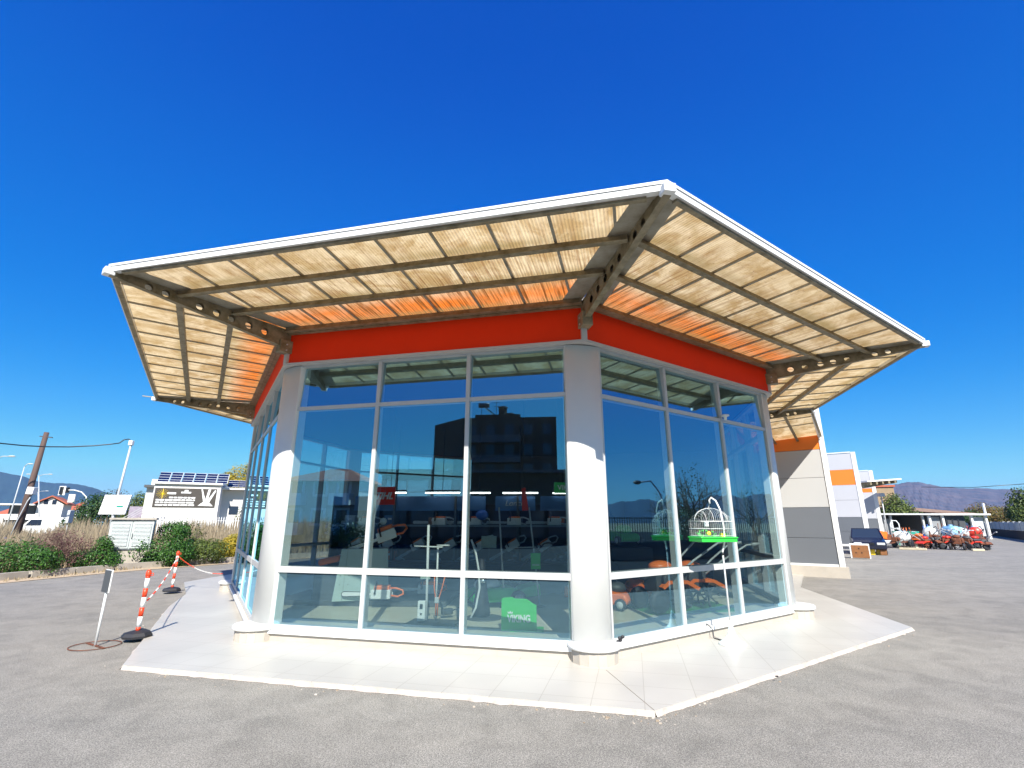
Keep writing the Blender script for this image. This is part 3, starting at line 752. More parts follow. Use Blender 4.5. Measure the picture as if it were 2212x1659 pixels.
# dry tall grass of the vacant plot
def grassfield(name, label, region, n, h, m, seed):
    r = random.Random(seed); q = MB()
    for i in range(n):
        u, v = r.random(), r.random(); p = region(u, v)
        hh = h*(.5+.8*r.random())*(1+.55*max(0, min(1, (p.y-18)/18)) if name == 'dry_grass' else 1)*(1+.5*math.sin(p.x*.9+p.y*.5)*math.sin(p.y*.33)); a = r.random()*3.14; w_ = .012+.02*r.random()+.0006*p.y
        dx, dy = math.cos(a)*w_, math.sin(a)*w_; lx, ly = r.gauss(0, .15)*hh, r.gauss(0, .15)*hh; o = len(q.v)
        q.v += [(p.x-dx, p.y-dy, 0), (p.x+dx, p.y+dy, 0), (p.x+lx, p.y+ly, hh)]; q.f.append((o, o+1, o+2)); q.mi.append(0)
    o = q.build(name, m); tag(o, label, 'grass', kind='stuff'); return o
def reg(u, v):
    # from just behind the verge out to the fence
    v = v**1.5; Y = 17+v*26; x0 = -.98*Y-2; x1 = -17.4+(Y-16)*.66-(1.2 if Y < 22 else 0); return Vector((x0+(x1-x0)*u, Y, 0))
grassfield('dry_grass', 'tall dry straw coloured grass behind the verge bushes', reg, 42000, .80, M['straw'], 2)
grassfield('weeds', 'sparse dry weeds growing along the kerb', lambda u, v: Vector((-14.6-1.6*u-.2+(v*6)*.22, 14.6+v*6, 0)), 900, .14, M['straw'], 3)

# ------------------------------------------------------------------ electrical cabinet on its concrete plinth
p0 = at(277, 1187, 19.7); cab = thing('electrical_cabinet', 'grey louvred electrical cabinet standing on a sloped concrete plinth', 'cabinet', (p0.x, 19.7, 0), R(30))
cab.scale = (.76, .9, 1)
q = MB(); q.ext([(-.75, -.05, 0), (.35, -.05, 0), (.88, -.05, .62), (.88, -.05, .64), (-.98, -.05, .64), (-.98, -.05, .60)], (0, .75, 0)); q.build('plinth', M['concrete'], cab)
q = MB(); q.box((-.02, .32, 1.22), (1.80, .66, 1.08)); q.build('housing', M['eleccab'], cab, bevel=.01)
q = MB(); q.box((-.02, .30, 1.80), (1.95, .86, .07)); q.build('concrete_lid', M['concrete'], cab, bevel=.01)
for sx, lab in ((-.46, None), (.44, None)):
    q = MB(); q.box((sx, -.025, 1.22), (.86, .03, 1.02)); dr = q.build('door', M['eleccab'], cab, bevel=.004)
    q = MB(); q.box((sx, -.043, 1.20), (.70, .006, .86)); q.build('louvre_recess', M['dgrey'], dr)
    q = MB()
    for k in range(17): q.box((sx, -.056, .80+k*.05), (.70, .030, .034), rx=R(-38))
    q.build('louvre', M['eleccab'], dr)
q = MB(); q.tube([(.04, -.06, 1.26), (.06, -.09, 1.16), (.04, -.06, 1.06)], .012, 6); q.build('handle', M['black'], cab)
q = MB(); q.box((-.02, -.03, .665), (1.84, .10, .035)); q.build('base_rail', M['dgrey'], cab)

# picket fence of the white building's plot
fa = at(326, 1150, 36); fb = at(575, 1150, 38); fa.z = fb.z = 0
fe = thing('picket_fence', 'long thin white bar fence in front of the white building', 'fence', fa, math.atan2(fb.y-fa.y, fb.x-fa.x)); L_ = (fb-fa).length
q = MB(); q.bar((0, 0, 1.75), (L_, 0, 1.75), .04, .04); q.build('rail', M['gal'], fe); q = MB(); q.bar((0, 0, .25), (L_, 0, .25), .04, .04); q.build('rail', M['gal'], fe)
q = MB()
for k in range(int(L_/.16)): q.box((k*.16, 0, 1.0), (.045, .045, 2.0))
o = q.build('picket', M['white'], fe); o['kind'] = 'stuff'

# ------------------------------------------------------------------ white building with banner and solar panels
WB = 52.0; a_ = at(320, 1120, WB); WP = (a_.x, WB, 0); WA = 24
def pu(x, y=1090): return onp(x, y, WP, WA)[0]
def pz(x, y): return onp(x, y, WP, WA)[1]
x0 = 0; W_ = pu(472); zt = pz(395, 1046)
wb = thing('white_building', 'white flat roofed building with a large dark banner on its front', 'building', WP, R(WA))
q = MB(); q.box((W_/2, 4, zt/2), (W_, 8, zt)); q.build('wall', M['wall'], wb)
q = MB(); q.box((W_/2, 3.9, zt+.1), (W_+.3, 8.4, .2)); q.build('roof', M['white'], wb)
hx = pu(524)
q = MB(); q.box(((W_+hx)/2, 5.2, zt/2-.2), (hx-W_, 5.6, zt-.4)); q.build('side_wing', M['wall'], wb)
q = MB(); q.box(((W_+hx)/2+.1, 4.7, zt-.28), (hx-W_+.3, 7.0, .18)); q.build('wing_roof', M['white'], wb)
q = MB(); q.box(((W_+hx)/2, 1.6, .9), (hx-W_, 1.6, .14)); q.build('terrace', M['white'], wb)
q = MB(); q.box((W_+1.3, 2.37, 2.9), (.9, .06, .9)); q.build('window', M['win'], wb)
lx = pu(304)
q = MB(); q.box((lx/2-.05, 4.6, zt/2-.15), (-lx+.1, 6, zt-.3)); q.build('side_wing', M['wall'], wb)
q = MB(); q.box((lx/2, 4.3, zt-.22), (-lx+.5, 6.6, .26)); q.build('wing_roof', M['dgrey'], wb)
q = MB(); q.box((lx/2-.2, 4, zt+.35), (.85, .9, .65)); q.build('roof_tank', M['white'], wb)
# banner
bx0, bx1 = pu(329), pu(464); bz0, bz1 = pz(395, 1096), pz(395, 1055); bw = bx1-bx0; bh = bz1-bz0
q = MB(); q.box(((bx0+bx1)/2, -.03, (bz0+bz1)/2), (bw, .05, bh)); ban = q.build('banner', mat('banner_print', (.055, .045, .035), .6, var=.3), wb)
q = MB(); r = random.Random(4)
def bq(u0, v0, u1, v1): q.box((bx0+bw*(u0+u1)/2, -.06, bz0+bh*(v0+v1)/2), (bw*(u1-u0), .012, bh*(v1-v0)))
for row in range(4):
    u = .04+.20*(row == 0)
    while u < .64:
        w1 = .04+.10*r.random(); bq(u, .08+.13*(3-row), min(.66, u+w1), .155+.13*(3-row)); u += w1+.012
bq(.20, .68, .34, .78); bq(.42, .74, .58, .82); bq(.47, .80, .53, .92)
q.build('white_lettering_strips', M['white'], ban)
q = MB()
for k in range(16):
    t = 2*math.pi*k/16; c = (bx0+bw*.13, bz0+bh*.70); q.bar((c[0], -.06, c[1]), (c[0]+.55*math.cos(t), -.062, c[1]+.5*math.sin(t)), .05, .012)
q.build('sunburst_print', M['yellow'], ban)
q = MB(); pts = [(.72, .10), (.80, .30), (.74, .98), (.76, .98), (.83, .42), (.86, .98), (.90, .98), (.87, .40), (.97, .95), (.99, .90), (.90, .28), (.97, .08)]
q.ext([(bx0+bw*u, -.055, bz0+bh*v) for u, v in pts], (0, -.012, 0)); q.build('tree_print', M['white'], ban)
# solar panels
for k in range(6):
    q = MB(); c = .25+k*(W_+.5)/6.0+(W_/12)
    q.box((c-.2, .9, zt+.72), (W_/6.0-.03, 1.5, .05), rx=R(48)); pn = q.build('solar_panel', M['panel'], wb)
    q = MB()
    for j in range(5): 
        dy = -.75+j*.375; q.box((c-.2, .9+dy*math.cos(R(48))-.022, zt+.72+dy*math.sin(R(48))+.02), (W_/6.0, .05, .02), rx=R(48))
    q.bar((c-.2+W_/12, .9-.75*math.cos(R(48)), zt+.72-.75*math.sin(R(48))+.03), (c-.2+W_/12, .9+.75*math.cos(R(48)), zt+.72+.75*math.sin(R(48))+.03), .06, .03)
    q.build('panel_frame', M['gal'], pn)
for k in range(2):
    q = MB(); q.box((W_+.9+k*1.1, 2.6, zt+.35), (1.05, 1.0, .05), rx=R(48)); pn = q.build('solar_panel', M['panel'], wb)
    q = MB()
    for j in range(4): dy = -.5+j*.33; q.box((W_+.9+k*1.1, 2.6+dy*math.cos(R(48))-.02, zt+.35+dy*math.sin(R(48))+.02), (1.08, .05, .02), rx=R(48))
    q.build('panel_frame', M['gal'], pn)
# outside stair on the left
q = MB(); sA, sB_ = pu(238), lx
n_ = 12
for k in range(n_): q.box((sA+(sB_-sA)*k/n_, 2.0, .15+k*.16), ((sB_-sA)/n_+.02, 1.2, .3))
st = q.build('outside_stair', M['concrete'], wb)
q = MB()
for dz in (.6, .85, 1.1): q.bar((sA, 1.4, .2+dz), (sB_, 1.4, 2.1+dz), .04, .04)
q.build('handrail', M['gal'], st)
q = MB(); q.box((lx-.7, 3.2, 2.2), (1.4, 2, 2.0)); q.build('porch', mat('mauve_render', (.30, .26, .32), .8, var=.3, vs=4), wb)

# ------------------------------------------------------------------ utility pole, cable pole, cables
def post(name, label, cat, x0_, y0_, x1_, y1_, Y, r0, r1, m, foot=True):
    a = at(x0_, y0_, Y); b = at(x1_, y1_, Y); d = (b-a)/(b.z-a.z); base_ = a-d*a.z
    t = thing(name, label, cat, base_); q = MB(); q.tube([(0, 0, 0), tuple((b-base_)*.5), tuple(b-base_)], [r0, (r0+r1)/2, r1], 12); q.build('post', m, t)
    return t, base_, b
t, bs, tp = post('utility_pole', 'leaning weathered wooden utility pole with a small white box', 'pole', 40, 1140, 101, 934, 30, .20, .125, M['wood'])
v = tp-bs; q = MB(); q.bar(v*.965+Vector((-.35, 0, 0)), v*.965+Vector((.45, 0, -.08)), .06, .06); q.build('crossarm', M['dgrey'], t)
mid = at(69, 1060, 29.7)-bs; q = MB(); q.box(mid, (.42, .3, .42), ry=R(4)); q.build('junction_box', M['white'], t, bevel=.02)
q = MB(); q.tube([mid+Vector((0, .1, -.2)), mid+Vector((-.15, .05, -.6)), mid+Vector((-.45, .05, -1.7)), mid+Vector((-.7, 0, -3.2))], .03, 6); q.build('conduit', M['gal'], t)
cabletop = tp
t2, bs2, tp2 = post('cable_pole', 'slim grey steel pole with a white fitting behind the white billboard', 'pole', 255, 1070, 285, 953, 31, .075, .06, M['gal'])
v = tp2-bs2; q = MB(); q.box(v+Vector((0, -.02, -.12)), (.24, .2, .3)); q.build('fitting', M['white'], t2, bevel=.02)
a, b, c = at(-60, 953, 26), at(100, 965, 29), tp2+Vector((-.1, 0, -.25))
q = MB(); pts = [a, at(0, 957.5, 27.3), at(50, 962.5, 28.2), at(100, 965, 28.8), at(150, 965.3, 29.5), at(200, 963, 30), at(240, 959.5, 30.5), at(258, 957, 30.7), at(268, 950, 30.9), at(278, 948.5, 31), tp2+Vector((-.05, 0, .0))]
q.tube(pts, .035, 6); tag(q.build('overhead_cable', M['black']), 'black overhead cable running left from the slim grey pole', 'cable')

# billboard
a = at(243, 1111, 28); bbp = Vector((a.x, 28, 0)); bb = thing('billboard', 'small white billboard with faint grey text on a short post', 'billboard', bbp, R(4))
w1 = (at(271, 1090, 28)-at(216, 1090, 28)).x; z0_, z1_ = at(243, 1111, 28).z, at(243, 1069, 28).z
q = MB(); q.ext([(-w1/2-.06, 0, z0_), (w1/2-.06, 0, z0_), (w1/2+.1, 0, z1_), (-w1/2+.1, 0, z1_)], (0, .08, 0)); pnl = q.build('board', M['white'], bb)
q = MB(); q.cyl((-.05, .12, 0), (0, .12, z1_-.1), .05, 8); q.build('post', M['gal'], bb)
for k in range(5):
    q = MB(); q.box((-.03+.02*k+.05*(k % 2), -.008, z1_-.13-k*.12), (w1*(.72-.09*(k % 3)), .006, .018)); q.build('text_row', M['lgrey'], pnl)
q = MB(); q.box((.3, -.008, z0_+.42), (.34, .006, .09)); q.build('green_print', M['dgreen'], pnl)

# street lamps with twin arms, traffic light, road sign
def lamp(x, yb, xt, yt, Y, label, arms=((-1, 0), (1, 0)), hd=.9):
    t, bs_, tp_ = post('street_lamp', label, 'street lamp', x, yb, xt, yt, Y, .09, .05, M['gal']); t['group'] = 'street lamps along the far road'
    v = tp_-bs_
    for i, (sx, dz) in enumerate(arms):
        e = v+Vector((sx*hd, 0, .25+dz)); q = MB(); q.tube([v, v+Vector((sx*hd*.5, 0, .2)), e], .04, 6); ar = q.build('arm', M['gal'], t)
        q = MB(); q.ball(e+Vector((sx*.35, 0, 0)), .4, 10, 6, (1, .35, .2)); q.build('lamp_head', M['lgrey'], ar)
    return t
lamp(16, 1133, 53, 1008, 62, 'tall slim street lamp left of the wooden pole', ((1, .1),), .3)
lamp(84, 1130, 84, 1028, 75, 'twin arm street lamp partly behind the wooden pole', ((-1, 0), (1, 0)), 1.3)
lamp(-40, 1130, -6, 990, 48, 'street lamp reaching in from the left edge with its head over the road', ((1, -.05),), 1.0)
lamp(82, 1134, 82, 1063, 110, 'most distant twin arm street lamp beside the white junction box', ((-1, 0), (1, 0)), 1.6)
t, bs_, tp_ = post('traffic_light', 'traffic light on a curved grey arm in front of the wooded hill', 'traffic light', 189, 1140, 187, 1085, 48, .07, .06, M['gal'])
v = tp_-bs_; h_ = at(140, 1061, 48)-bs_; q = MB(); q.tube([v, v+Vector((-.15, 0, .5)), v+Vector((-.7, 0, .95)), h_+Vector((.9, 0, .1)), h_+Vector((.2, 0, .1))], .05, 8); q.build('arm', M['white'], t)
q = MB(); q.box(h_+Vector((-.25, 0, .05)), (.62, .06, .85)); hb_ = q.build('backboard', M['white'], t)
q = MB(); q.box(h_+Vector((-.25, -.1, .05)), (.26, .16, .7)); q.box(h_+Vector((.25, 0, .1)), (.2, .2, .5)); q.build('signal_head', M['black'], hb_)
t, bs_, tp_ = post('road_sign', 'narrow grey road sign seen nearly edge on in the dry grass', 'sign', 143, 1147, 151, 1104, 33, .03, .03, M['gal'])
v = tp_-bs_; q = MB(); q.box(v+Vector((.05, .05, -.35)), (.16, .5, .8), R(15)); q.build('sign_panel', M['lgrey'], t, bevel=.02)
t, bs_, tp_ = post('marker_post', 'short orange and white marker post near the parked truck', 'post', 163, 1118, 166, 1104, 55, .1, .1, M['white'])
q = MB(); v = tp_-bs_; q.cyl((0, 0, .4), tuple(Vector((0, 0, .4)).lerp(v, .45)), .115, 10); q.build('band', M['orangep'], t)

# ------------------------------------------------------------------ house with gable, far red roofs
HD = 95
a = at(72, 1125, HD); b = at(135, 1125, HD); HP = (a.x, HD, 0); hs_ = thing('gabled_house', 'pale house with a wide gable and red tiled roof below the wooded hill', 'house', HP, R(34)); w1 = onp(135, 1100, HP, 34)[0]; ez = onp(75, 1088, HP, 34)[1]; rz_ = onp(105, 1074, HP, 34)[1]
q = MB(); q.ext([(0, 0, 0), (w1, 0, 0), (w1, 0, ez), (w1*.5, 0, rz_), (0, 0, ez)], (0, 10, 0)); q.build('wall', M['wall'], hs_)
for s_ in (0, 1):
    q = MB(); x_ = w1*s_; sx = -1 if s_ == 0 else 1; q.ext([(x_+sx*.6, -.5, ez-.1), (w1*.5, -.5, rz_+.12), (w1*.5, -.5, rz_+.34), (x_+sx*.6, -.5, ez+.14)], (0, 11, 0)); q.build('roof', M['roofred'], hs_)
q = MB(); q.box((w1*.30, -.05, ez+.35), (.6, .05, .8)); q.build('window', M['win'], hs_)
q = MB(); q.box((w1*.62, -.05, ez+.35), (.6, .05, .8)); q.build('window', M['win'], hs_)
q = MB(); q.box((w1+.6, 3, ez+1.2), (1.0, 1.0, 1.6)); q.build('chimney', M['wall'], hs_)
q = MB(); q.box((-3.2, 2, ez-.2), (6.0, 7, .25)); q.build('balcony_roof', M['white'], hs_)
q = MB(); q.box((-2.0, 3.5, ez/2), (3.6, 6, ez-.3)); q.build('side_wing', M['dgrey'], hs_)
q = MB(); q.box((-2.0, .2, ez*.5), (4, .15, 1.0)); q.build('balcony_front', M['white'], hs_)
for i, (x, y, wv, hv, Y, lab) in enumerate(((148, 1108, 26, 12, 120, 'small house with an orange roof right of the gabled house'), (15, 1118, 60, 14, 140, 'low long white house at the far left below the hill'), (60, 1103, 30, 8, 160, 'distant white house behind the wooden pole'), (196, 1112, 24, 8, 150, 'small distant white house beyond the parked truck'))):
    a = at(x, y, Y); ww = wv/1100*Y; zz = a.z+hv/1100*Y*.5
    t = thing('small_house', lab, 'house', (a.x, Y, 0), R(-4), 'small houses below the left hill'); q = MB(); q.box((0, 3, zz/2), (ww, 7, zz)); q.build('wall', M['wall'], t)
    q = MB(); q.ext([(-ww/2-.4, 0, zz), (ww/2+.4, 0, zz), (ww/2-.5, 3.5, zz+1.7), (-ww/2+.5, 3.5, zz+1.7)], (0, 0, .15)); q.add([(-ww/2-.4, 0, zz+.02), (-ww/2-.4, 7, zz+.02), (-ww/2+.5, 3.5, zz+1.7)], [(0, 1, 2)]); q.build('roof', M['roofred'], t)
    for k in range(3): q = MB(); q.box((-ww/3+k*ww/3, -.53, zz*.55), (ww*.1, .06, 1.0)); q.build('window', M['win'], t)

# ------------------------------------------------------------------ vehicles far left
def van_like(name, label, loc, rz, L_=4.8, W_=1.9, H=2.2, m=None, cat='van'):
    t = thing(name, label, cat, loc, rz); q = MB()
    side = [(-L_/2, .35), (L_/2, .35), (L_/2, .95), (L_/2-.75, 1.15), (L_/2-1.35, H-.15), (L_/2-1.8, H), (-L_/2+.1, H), (-L_/2, H-.2)]
    q.ext([(x, -W_/2, z) for x, z in side], (0, W_, 0)); q.build('body', m or M['white'], t, bevel=.06)
    for sx in (-L_/2+.9, L_/2-.95):
        for sy in (-1, 1):
            q = MB(); q.cyl((sx, sy*(W_/2-.2), .33), (sx, sy*(W_/2+.01), .33), .33, 16); wh = q.build('wheel', M['dark'], t)
            q = MB(); q.cyl((sx, sy*(W_/2+.0), .33), (sx, sy*(W_/2+.03), .33), .19, 12); q.build('rim', M['gal'], wh)
    for sy in (-1, 1): q = MB(); q.ext([(L_/2-1.0, sy*(W_/2+.004), 1.2), (L_/2-1.4, sy*(W_/2+.004), H-.25), (L_/2-2.3, sy*(W_/2+.004), H-.25), (L_/2-2.3, sy*(W_/2+.004), 1.2)], (0, .006*sy, 0)); q.build('side_window', M['win'], t)
    return t
p = at(90, 1140, 58); van_like('delivery_van', 'white van parked beyond the dry grass', Vector((p.x, 58, 0)), R(215), 4.6, 1.9, 2.1)
p = at(190, 1120, 58); van_like('small_truck', 'white and light blue truck parked under the dark trees', Vector((p.x, 58, 0)), R(190), 4.6, 1.9, 2.3, M['lblue'], 'truck')
p = at(112, 1115, 76); t = thing('orange_loader', 'orange digger standing in front of the gabled house', 'machine', Vector((p.x, 76, 0)), R(10)); M['digger'] = mat('faded_orange_paint', (.42, .13, .03), .7, var=.4)
q = MB(); q.box((0, 0, 1.0), (2.6, 1.6, .9)); q.build('chassis', M['digger'], t, bevel=.08); t.scale = (.75,)*3
q = MB(); q.box((.7, 0, 2.0), (1.0, 1.3, 1.1)); q.build('cab', M['win'], t, bevel=.05)
q = MB(); q.tube([(-.8, 0, 1.5), (-2.0, 0, 2.6), (-2.9, 0, 1.2)], .16, 8); q.build('arm', M['digger'], t)
for sy in (-1, 1): q = MB(); q.box((0, sy*.8, .35), (2.8, .4, .7)); q.build('track', M['dark'], t, bevel=.2)
def sedan(name, label, loc, rz, m, cat='car', H=1.42, L_=4.4, W_=1.72):
    t = thing(name, label, cat, loc, rz); q = MB()
    q.ext([(x, -W_/2, z) for x, z in ((-L_/2, .3), (L_/2, .3), (L_/2+.03, .62), (L_/2-.1, .74), (.95, .93), (-1.6, .95), (-L_/2, .9))], (0, W_, 0)); q.build('body', m, t, bevel=.07)
    q = MB(); k = .14; vs = [(.98, -W_/2+.03, .9), (.25, -W_/2+k+.04, H), (-1.0, -W_/2+k+.04, H), (-1.75, -W_/2+.03, .93)]
    vs2 = [(x, -y, z) for x, y, z in vs]; q.add(vs+vs2, [(0, 1, 2, 3)[::-1], (4, 5, 6, 7), (0, 4, 5, 1)[::-1], (1, 5, 6, 2)[::-1], (2, 6, 7, 3)[::-1]]); q.build('cabin_glass', M['win'], t)
    q = MB(); q.box((-.37, 0, H+.012), (1.27, W_-2*k-.06, .035)); q.build('roof', m, t, bevel=.015)
    for sy in (-1, 1):
        q = MB(); q.bar((.98, sy*(W_/2-.04), .92), (.24, sy*(W_/2-k-.03), H), .06, .06); q.build('pillar', m, t)
        q = MB(); q.box((L_/2+.02, sy*(W_/2-.28), .62), (.06, .40, .13)); q.build('headlight', M['lgrey'], t, bevel=.02)
        for sx in (-1.35, 1.35):
            q = MB(); q.cyl((sx, sy*(W_/2-.18), .31), (sx, sy*(W_/2+.012), .31), .31, 18); wh = q.build('wheel', M['dark'], t)
            q = MB(); q.cyl((sx, sy*(W_/2), .31), (sx, sy*(W_/2+.03), .31), .18, 12); q.build('rim', M['gal'], wh)
    q = MB(); q.box((L_/2+.03, 0, .62), (.05, .5, .11)); q.build('grille', M['black'], t)
    return t
p = at(2, 1180, 27); sedan('parked_car', 'blue car cut off by the left edge behind the green bush', Vector((p.x-2.1, 27, 0)), R(8), M['blue'])

# ------------------------------------------------------------------ trees on the left
def tb(x, Y): p = at(x, 1112, Y); return Vector((p.x, Y, 0))
tree('dark_tree', 'dark green tree behind the white billboard left of it', tb(194, 45), 5, [((0, 0, 2.0), (1.6, 1.3, 1.7)), ((.8, 0, 2.8), (1.2, 1, 1.2)), ((-.9, 0, 1.5), (1.1, 1, 1.2))], 5000, .10, M['leafd'], 21, 'trees left of the showroom')
tree('bare_tree', 'thin greyish tree top showing above the white billboard', tb(238, 48), 5, [((0, 0, 3.2), (1.6, 1, 1.3))], 900, .07, M['bark'], 22, 'trees left of the showroom', .1)
tree('green_tree', 'green tree between the billboard and the white building', tb(286, 60), 6, [((0, 0, 2.6), (1.6, 1.3, 1.8)), ((1.0, 0, 3.8), (1.3, 1, 1.3)), ((-.7, 0, 1.8), (1.2, 1, 1.2))], 5500, .10, M['leafo'], 23, 'trees left of the showroom')
tree('yellow_tree', 'yellow green autumn tree right of the white building', tb(514, 64), 8, [((-.4, 0, 6.9), (1.8, 1.4, 2.0)), ((1.4, 0, 7.4), (1.7, 1.3, 1.9)), ((.4, 0, 5.0), (2.0, 1.4, 1.9)), ((-2.0, 0, 6.9), (1.1, .9, .8)), ((1, 0, 2.6), (1.4, 1.2, 1.8))], 8000, .11, M['leafy'], 24, 'trees left of the showroom')
tree('green_tree', 'darker green tree low behind the yellow tree', tb(545, 54), 5, [((0, 0, 1.8), (1.5, 1.2, 1.5))], 2600, .10, M['leafo'], 25, 'trees left of the showroom')

# ------------------------------------------------------------------ hills
def hill(name, sil, Y, m, depth=900, seed=1, rough=1.0):
    """sil: (x, y) view pixels of the crest, read as bearings and heights at distance Y"""
    r = random.Random(seed); n = 260; rows = 16; q = MB(); P_ = []
    for i in range(n+1):
        t = i/n*(len(sil)-1); k = min(int(t), len(sil)-2); f = t-k; x = sil[k][0]*(1-f)+sil[k+1][0]*f; y = sil[k][1]*(1-f)+sil[k+1][1]*f
        P_.append(at(x, y, Y))
    for j in range(rows+1):
        s_ = j/rows
        for i, p in enumerate(P_):
            d = Vector((p.x, p.y, 0)); u = d.normalized(); k = -depth*(1-s_)
            hgt = p.z*(s_**1.15); nz = (math.sin(i*.21+j*.9+seed)+math.sin(i*.53-j*.6)+math.sin(i*1.3+j*1.7))*.007*p.z*math.sin(math.pi*s_)*rough
            nz += (math.sin(i*.31)+math.sin(i*.77+1)*.6+r.gauss(0, .25))*.0004*Y*rough*(1 if j == rows else .5)
            q.v.append(tuple(d+u*k+UP*(max(0, hgt+nz) if j else -2)))
    for j in range(rows):
        for i in range(n): a = j*(n+1)+i; q.smooth.add(len(q.f)); q.face([a, a+1, a+n+2, a+n+1])
    b0 = len(q.v)
    for i, p in enumerate(P_): d = Vector((p.x, p.y, 0)); q.v.append(tuple(d+d.normalized()*depth*.7+UP*(-2)))
    for i in range(n): a = rows*(n+1)+i; q.smooth.add(len(q.f)); q.face([a, a+1, b0+i+1, b0+i])
    o = q.build(name, m); o['kind'] = 'structure'; return o
M['hillL'] = mat('wooded_hill', (.012, .045, .085), .95, col2=(.02, .06, .09), vs=.02)  # blue of the hazy air is mixed into the slope's own colour
M['hillR'] = mat('rocky_hill', (.10, .085, .11), .95, col2=(.03, .045, .085), vs=.03)  # part of the distance haze is painted in as blue and purple
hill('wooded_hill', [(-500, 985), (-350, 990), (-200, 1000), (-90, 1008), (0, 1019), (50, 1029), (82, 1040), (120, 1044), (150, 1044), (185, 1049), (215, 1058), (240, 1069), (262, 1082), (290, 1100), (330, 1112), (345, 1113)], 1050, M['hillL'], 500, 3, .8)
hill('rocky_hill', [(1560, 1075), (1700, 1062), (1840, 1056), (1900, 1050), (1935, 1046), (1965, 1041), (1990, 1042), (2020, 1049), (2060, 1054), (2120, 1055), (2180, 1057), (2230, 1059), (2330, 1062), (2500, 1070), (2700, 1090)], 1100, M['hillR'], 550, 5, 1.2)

grassfield('tall_dry_reeds', 'tall pale reeds filling the plot behind the white bar fence', lambda u, v: Vector((fa.x-1+u*(fb.x-fa.x+3), fa.y+.5+v*9, 0)), 16000, 1.3, M['straw'], 7)

# ------------------------------------------------------------------ WAREHOUSE on the right
def cladding(q_name, P, az, u0, u1, z0, z1, m, parent, t=.10, joints=()):
    d = d2(az); n_ = Vector((-d.y, d.x, 0))
    if n_.dot(Vector((-P.x, -P.y, 0))) < 0: n_ = -n_
    q = MB(); q.bar(P+d*u0+UP*((z0+z1)/2), P+d*u1+UP*((z0+z1)/2), t, z1-z0); return q.build(q_name, m, parent, True)
def stepped_wall(P, az, L_, zs, parent, corner_w=.17, ztop=None, flank=None):
    """zs: list of (z0, z1, material)"""
    d = d2(az); n_ = Vector((d.y, -d.x, 0))
    if n_.dot(Vector((-P.x, -P.y, 0))) < 0: n_ = -n_
    for z0, z1, m, nm in zs: cladding(nm, P, az, .08, L_, z0+.006, z1-.006, m, parent)
    q = MB(); q.bar(P+d*L_*.5-n_*.03-d*L_*.5, P+d*L_-n_*.03, .08, .02)
    q = MB(); q.bar(P+d*.0+n_*.02+UP*((zs[0][0]+ztop)/2), P+d*(.001)+n_*.02+UP*((zs[0][0]+ztop)/2), .1, .1)
    c = P+d*(corner_w/2-.02)+n_*.03; q = MB(); q.box((c.x, c.y, (ztop+zs[0][0])/2-.03), (corner_w, .10, ztop-zs[0][0]+.06), R(az)); q.build('corner_trim', M['white'], parent, True, bevel=.008)
    q = MB(); q.bar(P+n_*.06+d*(corner_w)+UP*(zs[0][0]-.02), P+n_*.06+d*L_+UP*(zs[0][0]-.02), .05, .13); q.build('base_trim', M['white'], parent, True)
    q = MB(); q.bar(P+n_*.04+d*(corner_w)+UP*ztop, P+n_*.04+d*L_+UP*ztop, .10, .07); q.build('top_trim', M['white'], parent, True)
WH = thing('warehouse', 'long grey and cream metal clad warehouse with orange stripes', 'building', (14, 26, 0))
LW = (C4-K).length+.5
stepped_wall(K, aW, LW, [(.36, 1.22, M['wgrey'], 'grey_panel'), (1.22, 2.21, M['wgrey'], 'grey_panel'), (2.21, 3.19, M['cream'], 'cream_panel'), (3.19, 4.14, M['cream'], 'cream_panel'), (4.14, 5.0, M['worange'], 'orange_panel'), (5.0, 5.72, M['cream'], 'cream_panel')], WH, .16, 5.75)
q = MB(); dK = d2(aW); nK = Vector((dK.y, -dK.x, 0)); nK = nK if nK.dot(-K) > 0 else -nK
q.bar(K+nK*.03+dK*(-.10)+UP*.17, K+nK*.03+dK*LW+UP*.17, .22, .34); q.build('plinth', M['plinth'], WH, True)
K2 = at(1880, 1158, 33); K2.z = 0; K3 = at(1908, 1140, 46); K3.z = 0
q = MB()     # body of the first block
back = K+Vector((8.0, 13.3, 0)); q.prism([(p.x, p.y) for p in (K-nK*.08+dK*.05, K-nK*.08+dK*LW, C4-nK*1+Vector((-6, 12, 0)), back)], .0, 5.6); q.build('block', M['lgrey'], WH, True)
L2 = 8.0
stepped_wall(K2, 142, L2, [(.3, 1.15, M['wgrey'], 'grey_panel'), (1.15, 2.06, M['wgrey'], 'grey_panel'), (2.06, 3.15, M['wwhite'], 'white_panel'), (3.15, 4.14, M['wwhite'], 'white_panel'), (4.14, 5.15, M['worange'], 'orange_panel'), (5.15, 6.25, M['wwhite'], 'white_panel')], WH, .26, 6.3)
d = d2(142); q = MB(); n2 = Vector((d.y, -d.x, 0)); n2 = n2 if n2.dot(-K2) > 0 else -n2
q.prism([(p.x, p.y) for p in (K2-n2*.08+d*.05, K2-n2*.08+d*L2, K2+d*L2+Vector((5, 12, 0)), K2+Vector((6.6, 12, 0)))], 0, 6.2); q.build('block', M['wwhite'], WH, True)
z3 = at(1893, 1016, 46).z
stepped_wall(K3, 142, 7, [(.3, 2.06, M['wgrey'], 'grey_panel'), (2.06, 4.4, M['wwhite'], 'white_panel'), (4.4, 4.75, M['worange'], 'orange_panel'), (4.75, z3-.05, M['wwhite'], 'white_panel')], WH, .3, z3)
